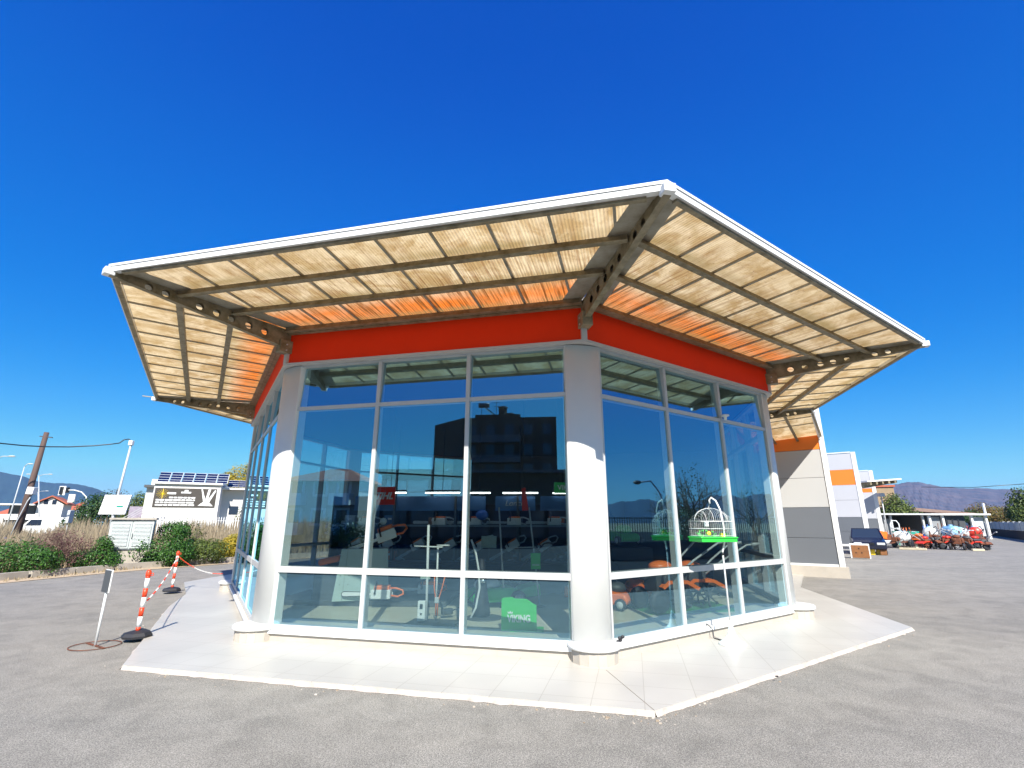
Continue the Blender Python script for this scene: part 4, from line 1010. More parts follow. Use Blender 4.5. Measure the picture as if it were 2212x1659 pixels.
d = d2(142); q = MB(); q.prism([(p.x, p.y) for p in (K3-n2*.08+d*.05, K3-n2*.08+d*7, K3+d*7+Vector((5, 12, 0)), K3+Vector((6.6, 12, 0)))], 0, z3-.1); q.build('block', M['wwhite'], WH, True)
# small canopy on the far block
ca, cb = at(1862, 1041, 44), at(1934, 1036, 44); q = MB(); q.bar(ca, cb, 1.4, .12); cp = q.build('far_canopy', M['edge'], WH, True)
q = MB(); q.bar(ca-UP*.45, cb-UP*.15, .3, .22); q.build('canopy_beam', M['steel'], cp, True)
for k in range(5): q = MB(); p_ = lerp(ca, cb, .1+.18*k); q.box((p_.x, p_.y, p_.z-.2), (.15, 1.3, .25)); q.build('canopy_bracket', M['steel'], cp, True)
p_ = at(1903, 1069, 45.6); q = MB(); q.box((p_.x, p_.y, p_.z), (.4, .4, .3)); q.tube([p_, p_+Vector((0, .1, -3.5))], .05, 6); q.build('security_light', M['lgrey'], WH, True)
a = at(1918, 1075, 80); t = thing('tan_block', 'tan box building peeping over the tree beside the warehouse', 'building', (a.x, 80, 0), R(-20)); zt_ = at(1935, 1052, 80).z
q = MB(); q.box((-2, 3, zt_/2), (6, 6, zt_)); q.build('wall', mat('tan_render', (.30, .22, .13), .8, var=.2, vs=.5), t); q = MB(); q.box((-2, 3, zt_+.15), (6.4, 6.4, .3)); q.build('roof', M['roofred'], t)

# ------------------------------------------------------------------ sheds behind the yard
def at0(x, y, Y): p = at(x, y, Y); return Vector((p.x, Y, 0))
SD = 48
a, b = at(1880, 1111, SD), at(1995, 1113, SD); zr = a.z
t = thing('open_shed', 'dark open shed with a thin pale roof edge left of the yard machines', 'shed', (a.x, SD, 0)); W_ = b.x-a.x
q = MB(); q.box((W_/2, 2.5, zr+.02), (W_+.6, 6, .14)); q.build('roof', M['lgrey'], t)
q = MB(); q.box((W_/2, 5.3, zr/2), (W_, .15, zr)); q.build('back_wall', M['dgrey'], t)
for k in (0.02, .26, .38, .98): q = MB(); q.box((W_*k, .1, zr/2), (.16, .16, zr)); q.build('post', M['lgrey'], t)
for k in (0, 1): q = MB(); q.box((W_*k, 2.7, zr/2), (.12, 5.2, zr)); q.build('side_wall', M['dgrey'], t)
q = MB(); q.box((W_*.32, .5, zr*.42), (.9, .1, zr*.84)); q.build('door', M['grey'], t)
SD = 56
a, b = at(2004, 1111, SD), at(2128, 1111, SD); zr = a.z; W_ = b.x-a.x
t = thing('white_frame_shed', 'shed with white steel frame and three bays at the yard end', 'shed', (a.x, SD, 0))
q = MB(); q.box((W_/2, 2.5, zr), (W_+.3, 6, .16)); q.build('roof', M['white'], t)
q = MB(); q.box((W_/2, 5.3, zr/2), (W_, .15, zr)); q.build('back_wall', M['dgrey'], t)
for k in (0.01, .24, .74, .99): q = MB(); q.box((W_*k, .0, zr/2), (.22, .2, zr)); q.build('post', M['white'], t)
q = MB(); q.box((W_*.12, .3, zr*.45), (W_*.2, .1, zr*.9)); q.build('infill_panel', M['grey'], t)
q = MB(); q.box((W_*.87, .3, zr*.45), (W_*.22, .1, zr*.9)); q.build('infill_panel', M['lgrey'], t)
for k in range(4): q = MB(); q.box((W_*(.34+.1*k), 1.0, zr*.4), (.10, .12, zr*.8)); q.build('slat', M['grey'], t)
q = MB(); q.box((W_+.05, 0, zr+.5), (.16, .16, 1.4)); q.build('mast', M['white'], t)
a, b = at(1955, 1103, 72), at(2080, 1108, 72); t = thing('brown_roof_hall', 'low hall with a long brown sloping roof behind the sheds', 'building', (a.x, 72, 0)); W_ = b.x-a.x
q = MB(); q.ext([(-6, 0, 0), (W_, 0, 0), (W_, 0, at(2080, 1108, 72).z-.3), (-6, 0, at(1950, 1095, 72).z-.2)], (0, 12, 0)); q.build('wall', M['dgrey'], t)
q = MB(); q.ext([(-6, -1, at(1950, 1095, 72).z-.2), (W_+1, -1, at(2080, 1110, 72).z-.2), (W_+1, -1, at(2080, 1110, 72).z+.1), (-6, -1, at(1950, 1093, 72).z+.3)], (0, 14, 0)); q.build('roof', mat('pinkish_roof', (.24, .16, .13), .8, var=.2), t)

# boundary wall of grey panels on the right
pA, pB = gnd(2225, 1168), Vector((95, 108, 0)); pA = pA+(pA-pB)*.25
t = thing('panel_wall', 'boundary wall of pale blue grey panels with dark base on the right', 'wall', pA, math.atan2(pB.y-pA.y, pB.x-pA.x)); L_ = (pB-pA).length
q = MB(); q.box((L_/2, 0, .45), (L_, .25, .9)); q.build('base', M['walldark'], t)
n_ = 26
M['wallpanel'] = mat('pale_panel', (.42, .48, .50), .6, var=.15, vs=.3)
for k in range(n_):
    q = MB(); q.box((L_*(k+.5)/n_, .0, 1.36), (L_/n_-.35, .10, .88)); q.build('panel', M['wallpanel'], t)
    q = MB(); q.box((L_*k/n_, 0, .95), (.18, .2, 1.8)); q.build('post', M['gal'], t)

# trees right
tree('round_tree', 'round yellow green tree between the warehouse and the sheds', at0(1936, 1112, 58), 6, [((0, 0, 3.0), (1.5, 1.6, 1.7)), ((1.3, 0, 2.2), (1.2, 1.4, 1.3)), ((-.9, 0, 2.2), (1.2, 1.3, 1.4))], 7000, .12, M['leafy2'] if 'leafy2' in M else M['leafo'], 31, 'trees beyond the yard', .25)
tree('dark_tree', 'small dark evergreen tree above the white frame shed', at0(2090, 1112, 78), 6, [((0, 0, 2.6), (1.5, 1.4, .9)), ((1.0, 0, 2.2), (1.1, 1.2, .8))], 3000, .12, M['leafd'], 32, 'trees beyond the yard', .25)
tree('autumn_tree', 'orange brown autumn tree left of the tall tree at the right edge', at0(2152, 1112, 80), 6, [((0, 0, 2.8), (2.6, 2, 1.5)), ((-2.4, 0, 3.3), (1.6, 1.6, 1.3)), ((2.0, 0, 2.2), (2.2, 2, 1.4))], 7000, .13, M['leafor'], 33, 'trees beyond the yard', .25)
tree('tall_tree', 'tall green and orange tree cut off by the right edge', at0(2238, 1112, 62), 8, [((0, 0, 3.6), (2.2, 2.2, 2.4)), ((-1.2, 0, 2.6), (1.6, 1.6, 1.8)), ((2.4, 0, 3.8), (2.6, 2, 2.6))], 9000, .17, M['leafo'], 34, 'trees beyond the yard', .3)
tree('autumn_tree', 'low autumn coloured hedge tree just right of the dark evergreen', at0(2118, 1112, 90), 6, [((0, 0, 2.4), (2.2, 2, 1.3))], 2600, .13, M['leafor'], 35, 'trees beyond the yard', .25)
a, b = at(1990, 1052, 90), at(2230, 1044, 80); q = MB(); q.tube([a, lerp(a, b, .5)-UP*.35, b], .05, 5); tag(q.build('power_line', M['black']), 'thin dark power line crossing the sky above the rocky hill', 'cable')

# ------------------------------------------------------------------ machines and scrap in the yard
p = gnd(1860, 1207); t = thing('wooden_cabinet', 'brown wooden cabinet with white frame standing alone on the asphalt', 'cabinet', p, R(-38))
t.scale = (.8, .8, .8)
q = MB(); q.box((0, .3, .44), (1.0, .55, .86)); q.build('carcass', M['white'], t, bevel=.01)
q = MB(); q.box((.03, .01, .42), (.88, .03, .74)); dd_ = q.build('door', M['brown'], t)
for x_, z_ in ((-.2, .35), (.1, .35), (-.02, .6)): q = MB(); q.box((x_, -.012, z_), (.06, .02, .06)); q.build('knob', M['black'], dd_)
p = gnd(1882, 1199); sedan('dark_car', 'dark blue car without its bumper facing the camera', p+Vector((1.0, 1.6, 0)), R(-122), M['navy']).scale = (.90, .90, .96)
r = random.Random(12)
for i, (x, y, m, lab) in enumerate(((1868, 1196, 'orangep', 'orange crate leftmost in front of the dark car'), (1883, 1198, 'yellow', 'yellow crate in the middle in front of the dark car'), (1899, 1198, 'yellow', 'yellow canister at the right front wheel of the dark car'), (1908, 1199, 'brown', 'brown box lowest right of the dark car'))):
    p = gnd(x, y); t = thing('crate', lab, 'crate', p+Vector((-.1, -.2, 0)), R(-35), 'crates in front of the dark car'); q = MB(); h_ = .75 if i < 3 else .45
    h_ *= .55; q.box((0, 0, h_*.5), (.30, .24, h_)); q.build('body', M[m], t, bevel=.03); q = MB(); q.box((0, 0, h_+.015), (.32, .26, .03)); q.build('lid', M['grey' if i == 1 else m], t, bevel=.01)
for i, (x, y, m, lab, hh) in enumerate(((1832, 1186, 'dgrey', 'dark grey sack leaning at the warehouse corner', .9), (1840, 1187, 'lblue', 'light blue sack beside the dark grey one', .7))):
    p = gnd(x, y); t = thing('sack', lab, 'sack', p, 0, 'sacks at the warehouse corner'); q = MB(); q.ball((0, 0, hh*.48), hh*.5, 14, 10, (.75, .6, 1.0)); q.build('bag', M[m], t)
    q = MB(); q.ball((0, 0, hh), .1, 8, 6, (1, 1, .7)); q.build('knot', M[m], t)
def sprayer(name, label, loc, rz, mt, mf, s_=1.0, seed=0):
    """field sprayer: ribbed tank on a steel frame with pump, wheels and drawbar"""
    t = thing(name, label, 'machine', loc, rz, 'old farm machines in the yard'); rr = random.Random(seed)
    q = MB(); q.lathe([(.05, -.72), (.38, -.70), (.46, -.55), (.47, -.1), (.455, 0), (.47, .1), (.46, .55), (.38, .70), (.05, .72)], (0, 0, 1.05*s_), 20, 'x'); tk = q.build('tank', mt, t)
    q = MB(); q.lathe([(.16, 0), (.16, .1), (.04, .12)], (0, 0, 1.5*s_), 14); q.build('filler_cap', M['lblue'], tk)
    q = MB()
    for sy in (-.4, .4): q.bar((-.9, sy, .5), (1.1, sy, .5), .07, .08)
    for sx in (-.6, 0, .6): q.bar((sx, -.4, .56), (sx, .4, .56), .06, .06); q.bar((sx, -.4, .5), (sx, -.45, .95), .05, .05)
    q.bar((1.1, 0, .5), (2.0, 0, .42), .08, .08); q.build('frame', mf, t)
    for sy in (-.62, .62):
        q = MB(); q.lathe([(.2, -.07), (.33, -.08), (.36, 0), (.33, .08), (.2, .07)], (0, sy, .36), 18, 'y'); wh = q.build('wheel', M['dark'], t)
        q = MB(); q.lathe([(.02, -.05), (.2, -.05), (.2, .05), (.02, .05)], (0, sy, .36), 14, 'y'); q.build('rim', mf, wh)
    q = MB(); q.box((1.15, 0, .72), (.4, .36, .34)); q.cyl((1.15, .2, .75), (1.15, .34, .75), .14, 12); q.cyl((1.05, -.1, .9), (1.05, -.1, 1.15), .06, 8); q.build('pump', M['rust'], t, bevel=.02)
    q = MB(); pts = [(1.1, .1, .9), (.9, .5, 1.3), (.2, .55, 1.1), (-.5, .5, 1.5), (-.8, .1, 1.3)]; q.tube(pts, .03, 6); q.build('hose', M['black'], t)
    q = MB()
    for k in range(3): q.tube([(-.9, -.3+.3*k, .5), (-1.1, -.3+.3*k, 1.0), (-1.0, -.3+.3*k, 1.5+.2*rr.random())], .025, 6)
    q.build('boom', mf, t); t.scale = (s_, s_, s_); return t
def tiller(name, label, loc, rz, m1, m2, s_=1.0, seed=0, cat='machine', group='old farm machines in the yard'):
    """walking tiller: engine, fuel tank, tine drums, wheels, long handlebars"""
    t = thing(name, label, cat, loc, rz, group); rr = random.Random(seed)
    q = MB(); q.box((0, 0, .42), (.42, .34, .30)); q.cyl((.0, .17, .45), (.0, .25, .45), .13, 14); q.cyl((.22, -.05, .50), (.30, -.05, .50), .07, 10); q.build('engine', m2, t, bevel=.02)
    q = MB(); q.ball((0, 0, .63), .2, 14, 8, (1.0, .8, .45)); q.build('fuel_tank', m1, t)
    q = MB(); q.ext([(-.52, -.26, .33), (-.30, -.26, .44), (.05, -.26, .45), (.18, -.26, .36), (.14, -.26, .33), (.02, -.26, .40), (-.28, -.26, .39), (-.48, -.26, .29)], (0, .52, 0)); q.build('fender', m1, t)
    for sy in (-.2, .2):
        q = MB()
        for k in range(8):
            a_ = k*math.pi/4; c, s0 = math.cos(a_), math.sin(a_); q.bar((-.2, sy, .2), (-.2+.17*c, sy, .2+.17*s0), .03, .02); q.bar((-.2+.17*c, sy, .2+.17*s0), (-.2+.17*c, sy+.06, .2+.17*s0), .02, .04)
        q.cyl((-.2, sy-.08, .2), (-.2, sy+.08, .2), .035, 8); q.build('tines', m2, t)
        q = MB(); q.lathe([(.08, -.04), (.15, -.045), (.165, 0), (.15, .045), (.08, .04)], (.25, sy*1.3, .165), 16, 'y'); wh = q.build('wheel', M['dark'], t)
        q = MB(); q.lathe([(.02, -.03), (.085, -.03), (.085, .03), (.02, .03)], (.25, sy*1.3, .165), 12, 'y'); q.build('rim', M['lgrey'], wh)
        q = MB(); q.tube([(-.1, sy*.4, .42), (-.5, sy*.9, .72), (-.92, sy*1.4, .98), (-1.1, sy*1.4, 1.0)], .017, 6); q.tube([(-1.0, sy*1.4, .99), (-1.14, sy*1.4, 1.0)], .026, 8); q.build('handlebar', M['gal'], t)
    t.scale = (s_, s_, s_); return t
def G(x, y): return gnd(x, y)
Sx = [(1952, 1184, 'tank', 'rust', 'white tank sprayer behind the long planks', 1.2), (2015, 1178, 'tank', 'blue', 'white round tank sprayer with blue frame in the middle of the row', 1.35), (2062, 1177, 'lblue', 'rust', 'light blue tank sprayer right of the middle one', 1.4), (2082, 1176, 'tank', 'dgrey', 'large white tank sprayer left of the red tank', 1.3), (2112, 1176, 'red', 'red', 'red tank sprayer near the right end of the row', 1.35), (1975, 1172, 'orangep', 'orangep', 'orange framed sprayer behind the green box', 1.1)]
for i, (x, y, m1, m2, lab, sc) in enumerate(Sx): sprayer('sprayer', lab, G(x, y), R(-150+25*(i % 3)), M[m1], M[m2], sc*.70, i)
Tx = [(1990, 1182, 'orangep', 'rust', 'orange tiller between the green box and the planks', 1.5), (2003, 1186, 'red', 'rust', 'red tiller left of the rusty engine heap', 1.3), (2028, 1186, 'rust', 'dgrey', 'rust brown tiller in the middle of the heap', 1.5), (2050, 1187, 'red', 'rust', 'red tiller in front of the light blue tank', 1.4), (2072, 1188, 'rust', 'rust', 'completely rusted tiller in front of the large white tank', 1.5), (2092, 1188, 'dgrey', 'rust', 'dark grey tiller with rusty engine near the red tank', 1.4), (2112, 1188, 'red', 'dgrey', 'red tiller lying near the right end of the row', 1.4), (2126, 1188, 'rust', 'dgrey', 'rightmost machine of the row, dark with a pale wheel', 1.3), (1975, 1181, 'rust', 'orangep', 'rusty tiller with orange engine behind the planks', 1.4)]
for i, (x, y, m1, m2, lab, sc) in enumerate(Tx): tiller('tiller', lab, G(x, y), R(-60+70*i), M[m1], M[m2], sc*.88, i)
p = G(1920, 1183); t = thing('rusty_trailer', 'rusty orange brown trailer with a tilted tray behind the dark car', 'trailer', p+Vector((.6, 1.5, 0)), R(-30)); t.scale = (.8,)*3
q = MB(); q.ext([(-1.2, -.7, .6), (1.3, -.7, .5), (1.3, -.7, .9), (-1.2, -.7, 1.7)], (0, 1.4, 0)); q.build('tray', M['rust'], t, bevel=.02)
q = MB(); q.box((-.2, -.74, 1.15), (1.4, .05, .6), ry=R(12)); q.build('side_board', M['orangep'], t)
q = MB(); q.box((.4, -.9, .45), (1.6, .3, .3)); q.build('engine_block', M['lgrey'], t, bevel=.05)
for sy in (-.8, .8): q = MB(); q.cyl((0, sy-.1, .35), (0, sy+.1, .35), .35, 16); q.build('wheel', M['dark'], t)
p = G(1962, 1180); t = thing('green_box_machine', 'teal green metal hopper on legs beside the orange machines', 'machine', p, R(-25), 'old farm machines in the yard'); t.scale = (.8,)*3
q = MB(); q.ext([(-.8, -.5, .65), (.8, -.5, .65), (.95, -.5, 1.35), (-.95, -.5, 1.35)], (0, 1.0, 0)); q.build('hopper', M['dgreen'], t, bevel=.02)
for sx in (-.7, .7):
    for sy in (-.4, .4): q = MB(); q.box((sx, sy, .33), (.07, .07, .66)); q.build('leg', M['dgreen'], t)
p = G(1942, 1178); t = thing('hand_truck', 'white tubular hand truck standing upright among the machines', 'hand truck', p, R(-30)); t.scale = (.95,)*3
q = MB(); q.tube([(-.28, 0, .1), (-.28, .1, 1.7), (-.15, .12, 1.95), (.15, .12, 1.95), (.28, .1, 1.7), (.28, 0, .1)], .04, 8)
for z_ in (.5, .9, 1.3): q.tube([(-.28, .05, z_), (.28, .05, z_)], .03, 6)
q.build('frame', M['white'], t)
for sx in (-.33, .33): q = MB(); q.cyl((sx-.04, .1, .16), (sx+.04, .1, .16), .16, 14); q.build('wheel', M['dark'], t)
for i, (x0_, y0_, x1_, y1_, lab) in enumerate(((1938, 1182, 1985, 1186, 'long pale wooden plank behind, on the asphalt'), (1944, 1187, 2002, 1189, 'longest pale plank lying nearest on the asphalt'), (2100, 1190, 2126, 1190.5, 'short pale plank at the right end of the row'))):
    a, b = G(x0_, y0_), G(x1_, y1_); q = MB(); q.bar(a+UP*.07, b+UP*.07, .28, .12); tag(q.build('plank', mat('pale_plank', (.6, .52, .36), .7, var=.2) if i == 0 else bpy.data.materials['pale_plank'], None, bevel=.01), lab, 'plank', 'planks on the asphalt')

# ------------------------------------------------------------------ striped bollards, chain, sign
def bollard(label, loc, h=.86, lean=0):
    t = thing('bollard', label, 'bollard', loc, R(20), 'striped bollards on black rubber feet')
    q = MB(); q.lathe([(.195, 0), (.20, .03), (.17, .07), (.07, .095), (.03, .095)], (0, 0, 0), 8, sm=False); q.build('rubber_foot', M['dark'], t)
    q = MB(); tops = .10; seg = [.09, .13, .13, .13, .13, .13, .06]; cols = 'rwrwrwr'; z = .09
    for k, (L_, c) in enumerate(zip((.05, .145, .125, .145, .125, .145, .03), cols)):
        q.cur = 0 if c == 'r' else 1; q.lathe([(.031, z), (.031, z+L_)], (0, 0, 0), 16); z += L_
    q.build('post', [M['signred'], M['white']], t)
    q = MB(); q.lathe([(.036, z), (.038, z+.02), (.036, z+.06), (.024, z+.085), (.004, z+.09)], (0, 0, 0), 16); cpp = q.build('cap', M['signred'], t)
    q = MB(); q.tube([(.03, 0, z+.03), (.065, 0, z+.04), (.07, 0, z+.01), (.035, 0, z)], .006, 6); q.build('hook', M['signred'], cpp)
    return t
M['signred'] = mat('signal_red', (.72, .055, .015), .4)
B1 = Vector((-5.60, 8.06, .05)); B2 = Vector((-8.42, 13.05, .05))
bollard('striped red and white bollard nearest the camera at the tile edge', B1); bollard('striped red and white bollard farther away near the road bend', B2)
def chain(name, label, pts, grp=None):
    q = MB(); tot = 0; pts = [Vector(p) for p in pts]; LL = [(b-a).length for a, b in zip(pts, pts[1:])]; step = .034; pos = 0; k = 0; T = sum(LL)
    while pos < T-.03:
        s_ = pos; i = 0
        while s_ > LL[i]: s_ -= LL[i]; i += 1
        c = lerp(pts[i], pts[i+1], s_/LL[i]); d = (pts[i+1]-pts[i]).normalized(); a = d.orthogonal().normalized()
        if k % 2: a = d.cross(a)
        q.cur = 0 if int(pos/.45) % 2 == 0 else 1
        ring = [c+d*(.021*math.cos(th)*1.05)+a*(.010*math.sin(th)) for th in [2*math.pi*j/8 for j in range(8)]]
        q.tube(ring, .0042, 5, close=True); pos += step; k += 1
    o = q.build(name, [M['signred'], M['white']]); return tag(o, label, 'chain', grp)
def sag(a, b, s_, n=14): return [lerp(a, b, i/n)-UP*s_*4*(i/n)*(1-i/n) for i in range(n+1)]
chain('plastic_chain', 'red and white plastic chain hanging between the two striped bollards', sag(B2+Vector((0, 0, .80)), B1+Vector((.05, 0, .50)), .10), 'plastic barrier chains')
chain('plastic_chain', 'red and white plastic chain running from the far bollard to the glass corner', sag(B2+Vector((.04, 0, .80)), Cm1+Vector((-.30, .1, .42)), .12), 'plastic barrier chains')
sg = Vector((-5.93, 7.72, 0)); t = thing('sign_stand', 'small dark sign on a thin white pole with a rusty ring foot on the asphalt', 'sign', sg, R(-32))
q = MB(); ring = [(.30*math.cos(2*math.pi*k/24), .30*math.sin(2*math.pi*k/24), .014) for k in range(24)]; q.tube(ring, .006, 6, close=True); q.bar((-.3, 0, .012), (.3, 0, .012), .03, .012); q.build('ring_foot', M['rust'], t)
q = MB(); q.tube([(0, 0, 0), (.0, 0, 1.02)], .017, 10); q.build('pole', M['white'], t)
q = MB(); q.box((0, -.028, .87), (.20, .012, .30)); pl = q.build('sign_plate', M['dgrey'], t, bevel=.004)
q = MB(); q.box((0, -.012, .87), (.215, .018, .315)); q.build('plate_backing', M['white'], pl, bevel=.004)

# ------------------------------------------------------------------ bird cage on its stand
st = Vector((3.13, 7.66, .05)); t = thing('cage_stand', 'white metal stand with a bell foot and hooked top in front of the right glazing', 'stand', st)
q = MB(); q.lathe([(.185, 0), (.185, .012), (.17, .03), (.10, .07), (.055, .14), (.03, .24), (.017, .30), (.012, .32)], (0, 0, 0), 32); q.build('bell_foot', M['white'], t)
q = MB(); q.tube([(0, 0, .3), (0, 0, 1.25), (.03, -.02, 1.36), (.02, -.09, 1.60), (-.02, -.12, 1.85), (-.055, -.08, 1.98), (-.09, -.01, 2.03), (-.12, .0, 1.99), (-.115, .0, 1.94)], .0125, 10); q.build('pole', M['white'], t)
q = MB(); q.lathe([(.017, 1.20), (.017, 1.24)], (0, 0, 0), 12); q.build('clamp', M['black'], t)
cg = st+Vector((-.115, .03, 1.385)); t = thing('bird_cage', 'arched white wire bird cage with a green tray hanging from the stand', 'bird cage', cg, R(10))
W2, D2, H2 = .27, .17, .30
q = MB(); q.box((0, 0, .03), (W2*2+.03, D2*2+.03, .055)); q.box((0, 0, .065), (W2*2+.055, D2*2+.055, .02)); q.build('tray', M['green'], t, bevel=.008)
q = MB()
nx = 17
for k in range(nx+1):
    x_ = -W2+2*W2*k/nx
    for sy in (-1, 1): q.tube([(x_, sy*D2, .07), (x_, sy*D2, H2)], .0012, 3, cap=False)
    u = x_/W2; zz = H2+.19*math.sqrt(max(0, 1-u*u*.96))
    q.tube([(x_, -D2, H2), (x_, -D2*.8, H2+(zz-H2)*.6), (x_, 0, zz), (x_, D2*.8, H2+(zz-H2)*.6), (x_, D2, H2)], .0012, 3, cap=False)
for k in range(10):
    y_ = -D2+2*D2*k/9
    for sx in (-1, 1): q.tube([(sx*W2, y_, .07), (sx*W2, y_, H2)], .0012, 3, cap=False)
q.build('wire_bars', M['white'], t)
q = MB()
for z_ in (.09, .19, H2): q.tube([(-W2, -D2, z_), (W2, -D2, z_), (W2, D2, z_), (-W2, D2, z_)], .003, 5, close=True)
for k in (-.62, -.2, .25, .66):
    x_ = k*W2; zz = H2+.19*math.sqrt(1-k*k*.96); q.tube([(x_, -D2, H2), (x_, -D2*.85, H2+(zz-H2)*.55), (x_, -D2*.45, H2+(zz-H2)*.9), (x_, 0, zz), (x_, D2*.45, H2+(zz-H2)*.9), (x_, D2*.85, H2+(zz-H2)*.55), (x_, D2, H2)], .0028, 5)
q.tube([(W2*math.sin(a_), 0, H2+.19*math.cos(a_)) for a_ in [R(-90+15*k) for k in range(13)]], .0042, 5)
q.tube([(W2*math.sin(a_), -D2, H2*.98+.001+.0*math.cos(a_)) for a_ in [R(-90+15*k) for k in range(13)]], .003, 5)
q.build('frame_wires', M['white'], t)
q = MB(); q.tube([(-.02, 0, H2+.19), (0, 0, H2+.235), (.0, 0, H2+.25)], .004, 6); q.build('hanging_hook', M['white'], t)
q = MB(); q.box((-.14, -.10, .26), (.055, .05, .075)); q.build('feeder', M['white'], t, bevel=.008)
q = MB(); q.tube([(-.24, 0, .16), (.24, 0, .16)], .006, 6); q.build('perch', M['brown'], t)
leafcloud([((-.16, -.03, .13), (.09, .08, .06)), ((.02, .05, .11), (.06, .06, .04)), ((.19, .0, .10), (.05, .06, .03))], 110, .02, M['greenlime'], 'greenery', t, 3)
q = MB(); q.ball((-.08, -.04, .12), .035, 10, 8, (1, .8, 1)); q.box((.12, -.08, .10), (.06, .04, .05)); q.build('toy', M['yellow'], t)

# dark bundle on the column foot and cable across the sill
c = C1+dB*.30+nB*.16; r = random.Random(5); q = MB()
for k in range(7): q.ball((c.x+r.gauss(0, .018), c.y+r.gauss(0, .012), .30+r.gauss(0, .015)), .022, 7, 5, (1.2, .8, .9))
tag(q.build('dark_bundle', M['dark']), 'small crumpled black bundle lying on the front column foot', 'bundle')
s1 = C1+dB*(sB+2.0); q = MB()
q.tube([s1-nB*.0+Vector((-.08, .10, .24)), s1+nB*.04+UP*.232, s1+nB*.09+UP*.20, s1+nB*.11+UP*.185, s1+nB*.115+UP*.07, s1+nB*.13+UP*.06, lerp(s1+nB*.13+UP*.058, st+UP*.012, .55), st+Vector((-.12, .10, .02))], .007, 6)
tag(q.build('power_cable', M['black']), 'black cable crossing the sill down to the foot of the cage stand', 'cable')
q = MB(); q.box((0, 0, 0), (.03, .014, .012)); o = tag(q.build('pebble', M['dark']), 'single small dark pebble on the tiles right of the cage stand', 'pebble'); o.location = gnd(1678, 1461, .057)

# ------------------------------------------------------------------ INSIDE THE SHOP
FZ = .15
def stadium(x0, x1, h, z=0, n=8, tipfirst=False):
    """outline of a guide bar in the x-z plane, round nose at x1"""
    pts = [(x0, -h*.62), (x1-h, -h)]+[(x1-h+h*math.cos(t), h*math.sin(t)) for t in [R(-80+20*k) for k in range(9)]]+[(x1-h, h), (x0, h*.62)]
    return pts
def chainsaw(label, loc, rz, pitch=0, scale=1.0, group='chainsaws on the display wall', bright=True, word=None):
    t = thing('chainsaw', label, 'chainsaw', loc, rz, group)
    mw, mo = M['bodyw'], M['orangep']
    q = MB(); q.box((-.12, 0, .045), (.25, .16, .13)); q.cyl((-.20, -.08, .04), (-.20, -.10, .04), .055, 14); bd = q.build('body', mw, t, bevel=.02)
    q = MB(); q.box((-.13, 0, .13 if bright else .12), (.20, .13, .07 if bright else .04)); q.build('cover', mo, bd, bevel=.015)
    q = MB(); q.tube([(-.22, -.03, .02), (-.33, -.03, .0), (-.40, -.03, .04), (-.39, -.03, .09), (-.30, -.03, .12), (-.22, -.03, .12)], .015, 6); q.build('rear_handle', mo if bright else M['lgrey'], t)
    q = MB(); q.tube([(-.04, -.09, .02), (-.03, -.10, .16), (-.04, -.03, .22), (-.06, .06, .21), (-.05, .10, .05)], .011, 6); q.build('front_handle', M['black'], t)
    q = MB(); P_ = stadium(-.02, .42, .040); q.ext([(x, -.096, z+.03) for x, z in P_], (0, .006, 0)); cb = q.build('saw_chain', M['black'], t)
    q = MB(); P_ = stadium(-.02, .412, .030); q.ext([(x, -.1, z+.03) for x, z in P_], (0, .014, 0)); gb = q.build('guide_bar', M['bodyw'] if bright else M['lgrey'], t)
    if word: text(word, .032, M['black'], gb, (.17, -.1015, .03), (R(90), 0, 0), shear=.35, ext=.0006, off=.0012)
    t.scale = (scale,)*3
    if pitch: t.rotation_euler = (0, pitch, rz)
    return t
# shelving wall with rows of saws
SHX0, SHX1, SHY = -4.6, 1.75, 13.0
sh_ = thing('shelf_unit', 'long dark display shelving with blue header panels at the back of the shop', 'shelving', ((SHX0+SHX1)/2, SHY, FZ), R(-4)); WW = SHX1-SHX0
q = MB(); q.box((0, .30, 1.0), (WW, .06, 2.0)); q.build('back_panel', M['shelf'], sh_)
for z_ in (.08, .62, 1.47): q = MB(); q.box((0, 0, z_), (WW, .5, .035)); s_ = q.build('shelf', M['shelf'], sh_); q = MB(); q.box((0, -.255, z_), (WW, .012, .05)); q.build('shelf_edge', M['shelfedge'], s_)
for k in range(5): q = MB(); q.box((-WW/2+WW*k/4, .05, 1.1), (.05, .45, 2.2)); q.build('upright', M['dgrey'], sh_)
for a, b in ((-.42, .12), (.16, .32), (.34, .49)): q = MB(); q.box((WW*(a+b)/2, -.05, 2.02), (WW*(b-a), .06, .36)); q.build('header_panel', M['bluepanel'], sh_)
text('Loncin', .20, M['lgrey'], sh_, (WW*.24, -.085, 2.02), (R(90), 0, 0), shear=.3)
tz = 2.42
for i, (a, b) in enumerate(((-.70, -.55), (-.40, -.12), (-.05, .12), (.22, .50), (.62, .78))):
    t = thing('tube_lamp', ('lit tube lamp at the left end of the row above the blue panels', 'second lit tube lamp from the left above the blue panels', 'lit tube lamp in the middle of the row above the blue panels', 'fourth lit tube lamp from the left above the blue panels', 'lit tube lamp at the right end of the row above the blue panels')[i], 'lamp', ((SHX0+SHX1)/2+WW*a*.5+.5, SHY-.3, tz), R(-4), 'lit tube lamps over the shelving')
    q = MB(); q.box((WW*(b-a)*.25, 0, .05), (WW*(b-a)*.5, .08, .04)); q.build('housing', M['dgrey'], t)
    q = MB(); q.cyl((0, 0, 0), (WW*(b-a)*.5, 0, 0), .016, 8); q.build('tube', M['tube'], t)
    q = MB(); q.cyl((WW*(b-a)*.25, 0, .07), (WW*(b-a)*.25, 0, 1.72), .008, 5); q.build('hanger', M['dgrey'], t)
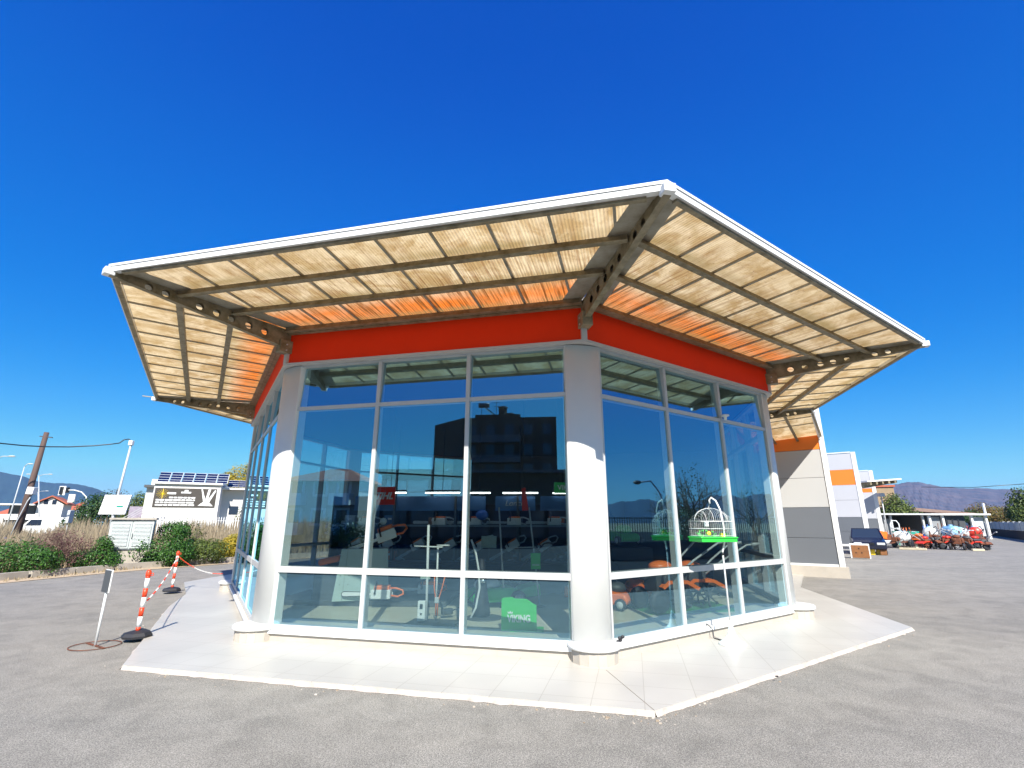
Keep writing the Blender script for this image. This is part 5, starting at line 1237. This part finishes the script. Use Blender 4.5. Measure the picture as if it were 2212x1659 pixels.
proto = chainsaw('first chainsaw from the left in the middle row of the display wall', (0, 0, 0), 0, R(30), 1.35, bright=False)
mr = [('middle', 1.02, 8), ('bottom', .46, 7)]; ordn = ['first', 'second', 'third', 'fourth', 'fifth', 'sixth', 'seventh', 'eighth', 'ninth']
first = True
for row, z_, n_ in mr:
    for k in range(n_):
        x_ = SHX0+.55+k*(WW-.8)/(n_-1); y_ = SHY-.12-(x_-(SHX0+SHX1)/2)*math.tan(R(4)); lab = f'{ordn[k]} chainsaw from the left in the {row} row of the display wall'
        if first: o = proto; first = False; o.location = (x_, y_, z_)
        else: o = dup(proto, (x_, y_, z_), 0, lab)
        o.rotation_euler = (0, R(30), R(176)); 
proto2 = chainsaw('first chainsaw from the left lying flat on the top shelf', (0, 0, 0), R(176), 0, 1.35, 'chainsaws on the top shelf', False)
for k, x_ in enumerate((-3.9, -2.0, -1.1, -.1, .9)):
    y_ = SHY-.1-(x_-(SHX0+SHX1)/2)*math.tan(R(4)); lab = f'{ordn[k]} chainsaw from the left lying flat on the top shelf'
    o = proto2 if k == 0 else dup(proto2, (0, 0, 0), 0, lab); o.location = (x_, y_, 1.66); o.rotation_euler = (0, 0, R(176))
t = thing('blue_helmet', 'blue safety helmet on a stand between the saws of the top shelf', 'helmet', (-.75, SHY-.2, 1.78)); q = MB(); q.ball((0, 0, .1), .16, 14, 8, (1, 1.1, .8)); q.build('shell', M['blue'], t); q = MB(); q.box((0, -.15, .05), (.26, .12, .015)); q.build('brim', M['blue'], t)
r = random.Random(33)
cols = [('dark grey', 'dgrey'), ('orange', 'orangep'), ('pale grey', 'lgrey'), ('blue', 'bluepanel'), ('brown', 'brown'), ('black', 'black')]
pos = ['at the far left', 'left of the middle', 'in the middle', 'right of the middle', 'at the right', 'at the far right']
for row, z_ in (('top', 1.64), ('middle', .79)):
    for k in range(6):
        cn, cm = cols[(k+(2 if row == 'top' else 0)) % 6]; x_ = -4.25+k*1.08+.1*r.random(); y_ = SHY+.08-(x_-(SHX0+SHX1)/2)*math.tan(R(4)); hh = .16+.12*r.random()
        t = thing('carton', f'{cn} carton on the {row} shelf {pos[k]}', 'box', (x_, y_, z_), R(-4), 'cartons on the shelving')
        q = MB(); q.box((0, 0, hh/2), (.22+.08*r.random(), .2, hh)); q.build('box', M[cm], t, bevel=.006); q = MB(); q.box((0, -.103, hh*.6), (.1, .004, .05)); q.build('label_sticker', M['white'], t)
# orange shop sign hanging behind the second pane
t = thing('orange_sign', 'orange hanging sign with white slanted lettering', 'sign', at0(826, 1070, 11.5)+UP*at(826, 1071, 11.5).z, R(-12))
q = MB(); q.box((0, 0, 0), (.62, .04, .40)); bd = q.build('sign_board', M['orange'], t); text('STIHL', .21, M['white'], bd, (0, -.024, -.01), (R(90), 0, 0), shear=.3, off=.006)
q = MB(); q.cyl((-.2, 0, .2), (-.2, 0, 4.30-t.location.z), .006, 5); q.cyl((.2, 0, .2), (.2, 0, 4.30-t.location.z), .006, 5); q.build('hanger', M['dgrey'], t)
t = thing('green_sign', 'green hanging sign with white lettering at the right side of the third pane', 'sign', at0(1222, 1054, 10.5)+UP*at(1222, 1054, 10.5).z, R(10))
q = MB(); q.box((.05, 0, 0), (.60, .04, .22)); bd = q.build('sign_board', M['greenlime'], t); text('VIKING', .14, M['white'], bd, (.05, -.024, 0), (R(90), 0, 0), off=.004)
q = MB(); q.cyl((-.15, 0, .1), (-.15, 0, 4.30-t.location.z), .006, 5); q.cyl((.25, 0, .1), (.25, 0, 4.30-t.location.z), .006, 5); q.build('hanger', M['dgrey'], t)

# low black platform with the pale display cabinet and big saws
q = MB(); q.box((0, 0, .05), (3.4, 1.5, .10)); o = tag(q.build('display_platform', M['dgrey'], None, bevel=.01), 'low dark display platform carrying the pale green cabinet', 'platform'); o.location = (-2.9, 10.95, FZ); o.rotation_euler = (0, 0, R(-4))
PZ = FZ+.10
p = gnd(716, 1300, PZ); t = thing('display_cabinet', 'pale green metal display cabinet with a saw on top', 'cabinet', p, R(14))
q = MB(); q.ext([(0, 0, 0), (1.05, 0, 0), (.98, 0, .95), (.10, 0, .95)], (0, .4, 0)); cbn = q.build('case', M['cabinet'], t, bevel=.006)
q = MB(); q.bar((.18, -.004, 0), (.22, -.004, .95), .006, .004); q.build('seam', M['dgrey'], cbn)
q = MB()
for a, b in ((.12, .30), (.12, .46), (.27, .30), (.27, .46)): q.box((a, -.004, b), (.015, .006, .015))
q.build('screw_row', M['dgrey'], cbn)
chainsaw('white and orange chainsaw standing tilted on top of the pale green cabinet', p+Vector((.78, .1, 1.08)), R(180+14), R(20), 1.5, 'large display saws', True, None)
q = MB(); q.box((0, 0, 0), (.42, .28, .12), ry=R(-12)); o = tag(q.build('orange_case', M['orangep'], None, bevel=.04), 'orange plastic case left of the pale green cabinet top', 'case'); o.location = p+Vector((-.22, .35, .72)); o.rotation_euler = (0, 0, R(10))
q = MB(); q.box((0, 0, -.34), (.5, .3, .66)); o = tag(q.build('low_stand', M['dgrey'], None, bevel=.01), 'dark stand under the orange plastic case', 'stand'); o.location = p+Vector((-.22, .36, .62))
p = gnd(800, 1302, PZ); chainsaw('big chainsaw with its long lettered bar pointing left on the platform', p+Vector((.02, 0, .10)), R(182), 0, 1.25, 'large display saws', True, 'STIHL').scale = (1.45, 1.25, 1.25)
p = gnd(895, 1295, PZ); chainsaw('big chainsaw right of the long lettered bar with its bar pointing left', p+Vector((.02, .3, .10)), R(184), 0, 1.25, 'large display saws', True, 'STIHL').scale = (1.4, 1.25, 1.25)

# cutter stand near the second pane
p = gnd(935, 1349, FZ); t = thing('tool_stand', 'pale upright tool stand with crossbars on a dark plate behind the second pane', 'stand', p, R(-10))
q = MB(); q.box((0, 0, .02), (.80, .5, .035)); q.build('floor_plate', M['dgrey'], t, bevel=.008)
def up(x, y, dy=0): a = at(x, y, p.y+dy); return Vector((a.x-p.x, dy, a.z-FZ))
q = MB(); a = up(920, 1340); b = up(925, 1134); q.tube([a, b], .022, 8); q.build('mast', M['white'], t)
q = MB(); a = up(940, 1300, .1); b = up(944, 1180, .1); q.tube([a, b], .016, 8); q.build('mast', M['white'], t)
for (x0_, x1_, y_, y2) in ((893, 957, 1180, 1182), (905, 963, 1232, 1233), (944, 972, 1178, 1178)):
    q = MB(); q.tube([up(x0_, y_), up(x1_, y2)], .012, 6); q.build('crossbar', M['white'], t)
q = MB(); c = up(918, 1245); q.box(c, (.17, .03, .09)); q.build('plate', M['cabinet'], t, bevel=.01)
q = MB(); a = up(910, 1342, -.05); b = up(912, 1298, -.05); q.box(((a.x+b.x)/2, -.05, (a.z+b.z)/2), (.125, .06, b.z-a.z)); bx = q.build('white_box', M['white'], t, bevel=.008)
q = MB(); q.box(((a.x+b.x)/2, -.083, a.z+(b.z-a.z)*.72), (.05, .004, .075)); q.box(((a.x+b.x)/2, -.083, a.z+(b.z-a.z)*.38), (.03, .004, .012)); q.box(((a.x+b.x)/2, -.083, a.z+(b.z-a.z)*.32), (.03, .004, .012)); q.build('pictogram', M['black'], bx)
q = MB(); q.tube([up(939, 1245), up(938, 1270), up(942, 1298), up(941, 1330)], .010, 6); q.tube([up(962, 1245), up(955, 1272), up(946, 1300), up(945, 1330)], .010, 6); q.build('sling', M['orangep'], t)
q = MB(); c = up(944, 1296); q.box(c, (.07, .04, .09)); q.build('sling_buckle', M['lgrey'], t, bevel=.01)
t = thing('brush_cutter', 'dark brush cutter head lying right of the tool stand', 'tool', gnd(965, 1335, FZ), R(35)); q = MB(); q.box((0, 0, .10), (.20, .1, .10)); q.build('engine', M['dgrey'], t, bevel=.02)
q = MB(); q.tube([(0, 0, .08), (.3, 0, .16), (.7, 0, .5)], .012, 6); q.build('shaft', M['black'], t); q = MB(); q.box((-.12, 0, .22), (.03, .03, .35), ry=R(-25)); q.build('guard', M['black'], t)
# round dark stand with curved white shaft
p = gnd(1045, 1335, FZ); t = thing('strimmer_display', 'dark string trimmer on a round foot with a curved white shaft', 'tool', p)
q = MB(); q.lathe([(.32, 0), (.32, .012), (.28, .02), (.02, .022)], (0, 0, 0), 28); q.build('round_foot', M['dgrey'], t)
q = MB(); q.lathe([(.14, .02), (.16, .08), (.13, .25), (.10, .45), (.07, .75), (.05, .95)], (-.05, .05, 0), 12); q.build('dark_body', M['dark'], t)
def up2(x, y): a = at(x, y, p.y-.1); return Vector((a.x-p.x, -.1, a.z-FZ))
q = MB(); q.tube([up2(1013, 1343), up2(1028, 1312), up2(1036, 1270), up2(1034, 1230), up2(1028, 1195), up2(1018, 1165)], .018, 8); q.build('curved_shaft', M['white'], t)
q = MB(); c = up2(1046, 1243); q.ball(c, .04, 8, 6); q.ball(c+Vector((-.02, .02, -.09)), .045, 8, 6); q.build('mount', M['chrome'], t)
# two tall poles and the small green sign box
for i, (x, y0_, y1_, x1_, lab) in enumerate(((1090, 1312, 1096, 1078, 'thin pale vertical pole behind the third pane, left one'), (1166, 1310, 1096, 1143, 'thin pale vertical pole carrying the small green box, right one'))):
    p = gnd(x, y0_, FZ); b = at(x1_, y1_, p.y); t = thing('display_pole', lab, 'pole', p, 0, 'thin poles behind the third pane'); q = MB(); q.tube([(0, 0, 0), tuple(b-p)], .016, 8); q.build('pole', M['lgrey'], t)
    q = MB(); q.lathe([(.10, 0), (.10, .012), (.02, .02)], (0, 0, 0), 16); q.build('foot', M['dgrey'], t)
    if i: c = at(1157, 1212, p.y-.03)-p; q = MB(); q.box(c, (.19, .06, .30)); bx = q.build('green_box', M['green'], t, bevel=.008); text('VIKING', .045, M['white'], bx, tuple(c+Vector((0, -.032, -.07))), (R(90), 0, 0), off=.001)
a, b = at(1092, 1183, 10.6), at(1158, 1182, 10.6); q = MB(); q.tube([a, b], .010, 6); tag(q.build('cross_rod', M['white']), 'horizontal white rod between the two thin poles', 'rod')
t = thing('red_cloth', 'narrow red cloth hanging high behind the third pane', 'cloth', at(1132, 1088, 10.2)); z_ = t.location.z; q = MB(); q.ext([(-.05, 0, .30), (.03, 0, .32), (.09, 0, -.13), (-.04, 0, -.14)], (0, .02, 0)); q.build('cloth', M['red'], t); q = MB(); q.tube([(0, .01, .3), (0, .01, 4.30-z_)], .005, 4); q.build('cord', M['dgrey'], t)
# lawn mower green and cream
def mower(name, label, loc, rz, m1, m2, sc=1.0, word=None, group='lawn mowers on the shop floor'):
    t = thing(name, label, 'lawn mower', loc, rz, group)
    q = MB(); prof = [(-.42, .08), (.40, .08), (.46, .16), (.40, .26), (.10, .31), (-.30, .30), (-.44, .22)]; q.ext([(x, -.25, z) for x, z in prof], (0, .50, 0)); q.build('deck', m1, t, bevel=.04)
    q = MB(); q.ball((.12, 0, .34), .2, 16, 8, (1.15, .95, .62)); q.build('engine_cover', m2, t)
    q = MB(); q.cyl((.12, 0, .44), (.12, 0, .48), .07, 14); q.build('starter', M['black'], t)
    for sx, rr in ((.32, .10), (-.34, .13)):
        for sy in (-.29, .29):
            q = MB(); q.lathe([(rr*.6, -.03), (rr, -.03), (rr, .03), (rr*.6, .03)], (sx, sy, rr), 18, 'y'); wh = q.build('wheel', M['dark'], t)
            q = MB(); q.lathe([(.01, -.034), (rr*.62, -.034), (rr*.62, .034), (.01, .034)], (sx, sy, rr), 14, 'y'); q.build('rim', M['lgrey'], wh)
    q = MB(); q.ext([(-.40, -.2, .26), (-.78, -.2, .34), (-.80, -.2, .14), (-.48, -.2, .12)], (0, .4, 0)); q.build('grass_box', m1, t, bevel=.03)
    for sy in (-.22, .22): q = MB(); q.tube([(-.25, sy, .26), (-.75, sy, .72), (-1.05, sy, .98), (-1.05, 0, 1.0)], .014, 6); q.build('handlebar', M['black'], t)
    t.scale = (sc,)*3; return t
mower('lawn_mower', 'green lawn mower with cream engine cover behind the green lettered board', gnd(1064, 1318, FZ)+Vector((.0, .5, 0)), R(200), M['green'], M['bodyw'], 1.15)
mower('lawn_mower', 'orange lawn mower with black wheels at the left of the right glazing', gnd(1362, 1318, FZ)+Vector((-.35, .3, 0)), R(-30), M['orangep'], M['dgrey'], 1.05)
mower('lawn_mower', 'second orange lawn mower farther back with its handlebar raised', gnd(1388, 1306, FZ)+Vector((-.1, .4, 0)), R(-60), M['orangep'], M['orangep'], 1.0)
mower('lawn_mower', 'green lawn mower on the high stand at the left edge of the right glazing', Vector((2.6, 12.2, 1.2)), R(-70), M['green'], M['green'], 1.0)
q = MB(); q.box((0, 0, .5), (1.2, 1.0, 1.0)); o = tag(q.build('high_stand', M['dgrey'], None, bevel=.01), 'dark waist high stand carrying a green lawn mower', 'stand'); o.location = (2.6, 12.2, FZ)
# green board with white lettering
p = gnd(1121, 1364, FZ); t = thing('lettered_board', 'bright green standing board with white lettering behind the third pane', 'sign', p, R(-3))
q = MB(); W2 = .265; pts = [(-W2, .0), (W2, .0), (W2, .36)]+[(W2-.03-2*W2*.28*k/5, .36+.085*math.sin(R(18*k))) for k in range(1, 6)]+[(-.07, .45), (-.10, .47), (-W2*.85, .46), (-W2, .44)]
q.ext([(x, 0, z) for x, z in pts], (0, .05, 0)); bd = q.build('board', M['greenlime'], t, bevel=.004)
q = MB(); q.box((.12, .12, .008), (.5, .34, .015)); q.build('foot', M['green'], t)
text('VIKING', .10, M['white'], bd, (0, -.004, .17), (R(90), 0, 0), off=.0045).scale = (1.05, 1.35, 1)
q = MB(); cx, cz = -.13, .255; q.ext([(cx-.035, -.006, cz-.012), (cx+.035, -.006, cz-.012), (cx+.042, -.006, cz+.022), (cx+.018, -.006, cz+.004), (cx, -.006, cz+.028), (cx-.018, -.006, cz+.004), (cx-.042, -.006, cz+.022)], (0, .005, 0)); q.build('crown_emblem', M['white'], bd)
# tillers, mats, rolls behind the right glazing
q = MB(); q.box((0, 0, .006), (1.9, 1.1, .012)); o = tag(q.build('green_mat', M['matg']), 'green mat under the orange tiller behind the right glazing', 'mat'); o.location = gnd(1475, 1313, FZ); o.rotation_euler = (0, 0, R(12))
p = gnd(1455, 1322, FZ); tiller('tiller', 'orange and black tiller on the green mat nearest the glazing', p+Vector((-.15, .1, .012)), R(200), M['orangep'], M['dgrey'], 1.2, 3, 'tiller', 'tillers behind the right glazing')
p = gnd(1500, 1312, FZ); tiller('tiller', 'orange tiller behind the mullion with its wheel to the right', p+Vector((0, .1, .012)), R(185), M['orangep'], M['dgrey'], 1.15, 4, 'tiller', 'tillers behind the right glazing')
for i, (x, y, Y, L_, lab) in enumerate(((1372, 1190, 12.6, 1.5, 'left black roll of pipe lying behind the orange mowers'), (1478, 1180, 13.2, 1.6, 'right black roll of pipe lying behind the tillers'))):
    c = at(x, y+8, Y); t = thing('pipe_roll', lab, 'roll', (c.x, Y, FZ), R(8), 'black rolls of pipe'); zc = .78
    q = MB(); q.lathe([(.02, -L_/2), (.36, -L_/2)]+[(.36+.02*(k % 2), -L_/2+L_*k/14) for k in range(1, 14)]+[(.36, L_/2), (.02, L_/2)], (0, 0, zc), 28, 'x'); q.build('roll', M['black'], t)
    for sx in (-L_*.3, L_*.3): q = MB(); q.box((sx, 0, .2), (.08, .7, .44)); q.build('leg', M['dgrey'], t)
# service desk and small boards
M['navydesk'] = mat('dark_desk', (.018, .022, .035), .4)
t = thing('service_desk', 'long curved dark grey service desk in front of the shelving', 'desk', (-1.0, 11.9, FZ), R(-4)); q = MB(); pts = [(-2.2, .3), (-1.2, 0), (0, -.12), (1.2, 0), (2.4, .35), (2.4, .75), (1.2, .4), (0, .28), (-1.2, .4), (-2.2, .7)]; q.prism(pts, 0, .62); q.build('front', M['navydesk'], t); q = MB(); q.prism([(x*1.01, y*1.05) for x, y in pts], .625, .66); q.build('top', M['navydesk'], t)
t = thing('notice_board', 'small pale green notice board standing on the service desk', 'sign', at(1056, 1171, 11.6), R(-6)); q = MB(); q.box((0, 0, 0), (.34, .03, .26)); q.build('panel', M['cabinet'], t); q = MB(); q.cyl((0, .02, -.13), (0, .02, -.40), .012, 6); q.build('stem', M['dgrey'], t)
t = thing('poster_stand', 'dark poster stand with a green picture right in the third pane', 'sign', (1.55, 10.9, FZ), R(6)); q = MB(); q.box((0, 0, 1.05), (.75, .04, 1.1)); pn = q.build('panel', M['walldark'], t); q = MB(); q.box((-.1, -.024, 1.30), (.42, .008, .22)); q.build('green_picture', M['green'], pn); q = MB(); q.box((.1, -.024, 1.5), (.2, .008, .1)); q.build('white_picture', M['lgrey'], pn); q = MB(); q.box((0, 0, .25), (.06, .3, .5)); q.build('foot', M['dgrey'], t)
t = thing('round_badge', 'round white badge hanging in front of the dark shelving', 'badge', at(828, 1126, 11.2)); q = MB(); q.lathe([(.005, -.01), (.075, -.01), (.075, .01), (.005, .01)], (0, 0, 0), 20, 'y'); q.build('disc', M['white'], t); q = MB(); q.cyl((0, 0, .07), (0, 0, 4.3-t.location.z), .003, 4); q.build('thread', M['dgrey'], t)
# partition on the right side of the shop
q = MB(); q.box((0, 0, 1.1), (.12, 3.2, 2.2)); o = tag(q.build('partition', M['wallgrey']), 'plain grey partition wall deep inside behind the right glazing', 'partition'); o.location = (3.9, 15.6, FZ)

# ------------------------------------------------------------------ WHAT THE GLASS MIRRORS: the street behind the camera
def mirror(face, X, Y, D):
    """the point seen mirrored in a glazed face at pixel X, Y when it lies D metres (in depth) away in the mirror"""
    P, az = (C0, aA) if face == 'A' else (C1, aB); q_ = at(X, Y, D); n_ = d2(az-90); k = (q_-Vector((P.x, P.y, 0))).dot(n_); return q_-n_*(2*k)
def block(name, label, face, xs, ytop, D, depth, m, parent_group=None):
    pass
# tall apartment block
D = 62
c0, c1_, c2_ = mirror('A', 938, 950, D+5), mirror('A', 1000, 905, D), mirror('A', 1202, 935, D-1)
for c in (c0, c1_, c2_): c.z = 0
zt_ = mirror('A', 1000, 903, D).z; bk = c0+(c2_-c1_)
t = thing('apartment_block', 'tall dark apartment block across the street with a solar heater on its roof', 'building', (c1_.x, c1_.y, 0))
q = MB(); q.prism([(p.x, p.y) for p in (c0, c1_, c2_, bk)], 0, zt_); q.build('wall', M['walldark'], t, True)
e1 = (c2_-c1_).normalized(); L1 = (c2_-c1_).length; nn_ = Vector((e1.y, -e1.x, 0)); nn_ = nn_ if nn_.dot(-c1_) > 0 else -nn_
for f in range(5):
    q = MB(); zf = zt_*(.12+.17*f); q.bar(c1_+e1*.6+nn_*.7+UP*zf, c1_+e1*(L1*.62)+nn_*.7+UP*zf, 1.3, .9); q.build('balcony', M['dgrey'], t, True)
    for k in range(5): q = MB(); p_ = c1_+e1*(L1*(.1+.2*k))+nn_*.03; q.box((p_.x, p_.y, zf+1.3), (1.1, .08, 1.3), math.atan2(e1.y, e1.x)); q.build('window', M['win'], t, True)
q = MB(); mid_ = c1_.lerp(bk, .5); q.prism([(p.x, p.y) for p in (c1_.lerp(bk, .2), c2_.lerp(bk, .3).lerp(c1_, .3), bk.lerp(c0, .4))], zt_, zt_+.6); q.build('roof_parapet', M['walldark'], t, True)
p_ = mirror('A', 1045, 900, D+1); p_.z = zt_; hd_ = thing('solar_heater', 'solar water heater with a tank on the apartment block roof', 'solar heater', p_, math.atan2(e1.y, e1.x)); q = MB(); q.cyl((-.7, 0, 1.9), (.7, 0, 1.9), .32, 12); q.build('tank', M['dgrey'], hd_); q = MB(); q.bar((0, .0, 1.7), (1.9, 0, .2), 1.4, .1); q.build('collector', M['panel'], hd_); q = MB(); q.bar((-.3, 0, 0), (-.3, 0, 1.7), .06, .06); q.build('leg', M['dgrey'], hd_)
p_ = mirror('A', 1072, 895, D+1); p_.z = zt_; an = thing('tv_aerial', 'thin television aerial on the apartment block roof', 'aerial', p_); q = MB(); q.tube([(0, 0, 0), (0, 0, 2.6)], .035, 5); q.tube([(-.5, 0, 2.3), (.5, 0, 2.3)], .025, 4); q.tube([(-.4, 0, 1.8), (.4, 0, 1.8)], .025, 4); q.build('mast', M['dark'], an)
for k, (x, hh, lab) in enumerate(((1086, 1.8, 'brick chimney beside the aerial on the apartment block'), (1102, .9, 'low chimney on the right half of the apartment block roof'))):
    p_ = mirror('A', x, 900, D+1); p_.z = zt_-.2; ch = thing('chimney', lab, 'chimney', p_, 0, 'chimneys on the apartment block'); q = MB(); q.box((0, 0, hh/2), (.8, .8, hh)); q.build('stack', M['walldark'], ch); q = MB(); q.box((0, 0, hh+.05), (1.0, 1.0, .12)); q.build('cap', M['dgrey'], ch)
# low dark shop building beside it
D = 40; c1_, c2_ = mirror('A', 828, 990, D), mirror('A', 1240, 1010, D); zt_ = (c1_.z+c2_.z)/2; zt_ = mirror('A', 880, 978, D).z; c1_.z = c2_.z = 0
e1 = (c2_-c1_).normalized(); L1 = (c2_-c1_).length; nn_ = Vector((-e1.y, e1.x, 0)); nn_ = nn_ if nn_.dot(c1_) > 0 else -nn_
zc_ = mirror('A', 900, 1022, D).z
t = thing('corner_building', 'long low dark building across the street with a flat roof edge', 'building', (c1_.x, c1_.y, 0))
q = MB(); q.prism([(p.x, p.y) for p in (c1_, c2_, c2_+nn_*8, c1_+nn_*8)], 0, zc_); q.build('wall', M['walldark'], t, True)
q = MB(); q.prism([(p.x, p.y) for p in (c1_-e1*.5-nn_*.6, c2_-nn_*.6, c2_+nn_*8, c1_-e1*.5+nn_*8)], zc_+.005, zc_+.25); q.build('roof', M['dgrey'], t, True)
for k in range(7): q = MB(); p_ = c1_+e1*(L1*(.08+.14*k))-nn_*.03; q.box((p_.x, p_.y, 1.6), (1.8, .08, 2.2), math.atan2(e1.y, e1.x)); q.build('window', M['win'], t, True)
# pale house with balconies and red roof
D = 44; c1_, c2_ = mirror('A', 596, 1150, D), mirror('A', 768, 1150, D); zc_ = mirror('A', 700, 1040, D).z; zr_ = mirror('A', 700, 1010, D+3).z; c1_.z = c2_.z = 0
e1 = (c2_-c1_).normalized(); L1 = (c2_-c1_).length; nn_ = Vector((-e1.y, e1.x, 0)); nn_ = nn_ if nn_.dot(c1_) > 0 else -nn_
t = thing('balcony_house', 'two storey grey house with white balconies and a red roof across the street', 'house', (c1_.x, c1_.y, 0))
q = MB(); q.prism([(p.x, p.y) for p in (c1_, c2_, c2_+nn_*9, c1_+nn_*9)], 0, zc_); q.build('wall', mat('taupe_render', (.34, .30, .26), .85), t, True)
q = MB(); A4 = [c1_-e1*.6-nn_*.6, c2_+e1*.6-nn_*.6, c2_+e1*.6+nn_*9.6, c1_-e1*.6+nn_*9.6]; R1, R2 = c1_+e1*2.5+nn_*4.5, c2_-e1*2.5+nn_*4.5
q.add([p+UP*(zc_+.01) for p in A4]+[R1+UP*zr_, R2+UP*zr_], [(0, 1, 5, 4), (1, 2, 5), (2, 3, 4, 5), (3, 0, 4), (3, 2, 1, 0)]); q.build('roof', M['roofred'], t, True)
for f in range(2):
    zf = .6+f*zc_*.48
    for k in (.2, .8): q = MB(); a = c1_+e1*(L1*(k-.13))-nn_*.6+UP*(zf+.5); b = c1_+e1*(L1*(k+.13))-nn_*.6+UP*(zf+.5); q.bar(a, b, 1.2, 1.0); q.build('balcony', M['white'], t, True)
    for k in (.2, .5, .8):
        q = MB(); p_ = c1_+e1*(L1*k)-nn_*.05; q.box((p_.x, p_.y, zf+1.5), (1.3, .1, 1.5), math.atan2(e1.y, e1.x)); wn = q.build('window', M['white'], t, True)
        q = MB(); p_ = c1_+e1*(L1*k)-nn_*.11; q.box((p_.x, p_.y, zf+1.5), (.9, .03, 1.1), math.atan2(e1.y, e1.x)); q.build('pane', M['win'], wn, True)
p_ = mirror('A', 715, 1150, 36); p_.z = 0; bush('green_bush', 'green hedge in front of the pale balcony house', p_, [((0, 0, 1.0), (1.2, 1.0, 1.1)), ((2.0, 0, .8), (1.2, 1, .9))], 3500, .07, M['leafg'], 41, 'plants across the street')
# railing, trees, curved lamp and hills mirrored in the right glazing
a, b = mirror('B', 1290, 1150, 24), mirror('B', 1500, 1150, 26); a.z = b.z = 0; d = (b-a).normalized(); L_ = (b-a).length+6
t = thing('dark_railing', 'dark vertical bar railing along the far side of the street', 'fence', a, math.atan2(d.y, d.x)); q = MB(); q.bar((0, 0, 1.9), (L_, 0, 1.9), .04, .04); q.bar((0, 0, .2), (L_, 0, .2), .04, .04); q.box((L_/2, .25, .4), (L_, .1, .8)); q.build('rail', M['dgrey'], t)
q = MB()
for k in range(int(L_/.14)): q.box((k*.14, 0, 1.05), (.03, .03, 1.8))
o = q.build('bar', M['black'], t); o['kind'] = 'stuff'
for i, (x, D, hh, lab) in enumerate(((1497, 34, 5.6, 'bare tree with scattered leaves behind the dark railing'), (1450, 40, 4.4, 'smaller bare tree left of the other one behind the railing'), (1640, 44, 5.0, 'spreading bare tree mirrored in the rightmost pane'))):
    p_ = mirror('B', x, 1150, D); p_.z = 0; t = thing('bare_tree', lab, 'tree', p_, 0, 'bare trees across the street'); twigs((0, 0, 0), hh, .45, 5, M['bark'], 'trunk', t, 50+i, .09, 3); leafcloud([((0, 0, hh*.72), (1.3, 1.3, hh*.28))], 260, .07, M['leafd'], 'crown', t, 60+i, shell=.1)
    if i == 0: leafcloud([((0, 0, 1.5), (1.6, 1.3, 1.3))], 2500, .09, M['leafd'], 'crown', t, 66)
p_ = mirror('B', 1438, 1150, 30); p_.z = 0; t = thing('curved_lamp', 'grey street lamp with a long curved arm across the street', 'street lamp', p_)
a = mirror('B', 1376, 1042, 30)-p_; q = MB(); zt_ = mirror('B', 1432, 1062, 30).z
q.tube([(0, 0, 0), (0, 0, zt_*.8), (a.x*.15, a.y*.15, zt_*1.0), (a.x*.45, a.y*.45, a.z*1.02), tuple(a)], .05, 8); q.build('pole', M['gal'], t); q = MB(); q.ball(a, .25, 10, 6, (1, 1, .5)); q.build('lamp_head', M['dgrey'], t)
def hill_at(name, pts, m, seed):
    """hill ridge given as ground bearings with heights: (azimuth, distance, height)"""
    q = MB(); n = 120; rows = 8; r = random.Random(seed); ring = []
    for i in range(n+1):
        u = i/n*(len(pts)-1); k = min(int(u), len(pts)-2); f = u-k; az = pts[k][0]*(1-f)+pts[k+1][0]*f; D = pts[k][1]*(1-f)+pts[k+1][1]*f; h = pts[k][2]*(1-f)+pts[k+1][2]*f
        ring.append((az, D, h*(1+.04*math.sin(i*.5)+.03*r.gauss(0, 1)*.5)))
    for j in range(rows+1):
        for az, D, h in ring: dd2 = d2(az); q.v.append(tuple(dd2*(D-400*(1-j/rows))+UP*(h*(j/rows)**1.2-2*(j == 0))))
    for j in range(rows):
        for i in range(n): a = j*(n+1)+i; q.smooth.add(len(q.f)); q.face([a, a+1, a+n+2, a+n+1])
    b0 = len(q.v)
    for az, D, h in ring: dd2 = d2(az); q.v.append(tuple(dd2*(D+350)-UP*2))
    for i in range(n): a = rows*(n+1)+i; q.face([a, a+1, b0+i+1, b0+i])
    o = q.build(name, m); o['kind'] = 'structure'
bz = [(x, mirror('B', x, y, 1000)) for x, y in ((1240, 1098), (1320, 1088), (1380, 1078), (1430, 1084), (1480, 1092), (1515, 1078), (1560, 1068), (1600, 1074), (1660, 1066), (1710, 1072), (1780, 1085))]
hill_at('far_hills', [(math.degrees(math.atan2(p.y, p.x)), math.hypot(p.x, p.y), p.z) for x, p in bz], M['hillL'], 9)

# ------------------------------------------------------------------ haze over the distance
q = MB(); q.box((0, 0, 79), (4200, 4200, 162)); hz = q.build('haze', bpy.data.materials.new('haze_air')); hz['kind'] = 'stuff'
hm = hz.data.materials[0]; hm.use_nodes = True; ht = hm.node_tree; ht.nodes.remove(ht.nodes['Principled BSDF']); pv_ = ht.nodes.new('ShaderNodeVolumePrincipled')
pv_.inputs['Color'].default_value = (.35, .60, 1, 1); pv_.inputs['Density'].default_value = .00011; ht.links.new(pv_.outputs[0], ht.nodes['Material Output'].inputs['Volume'])
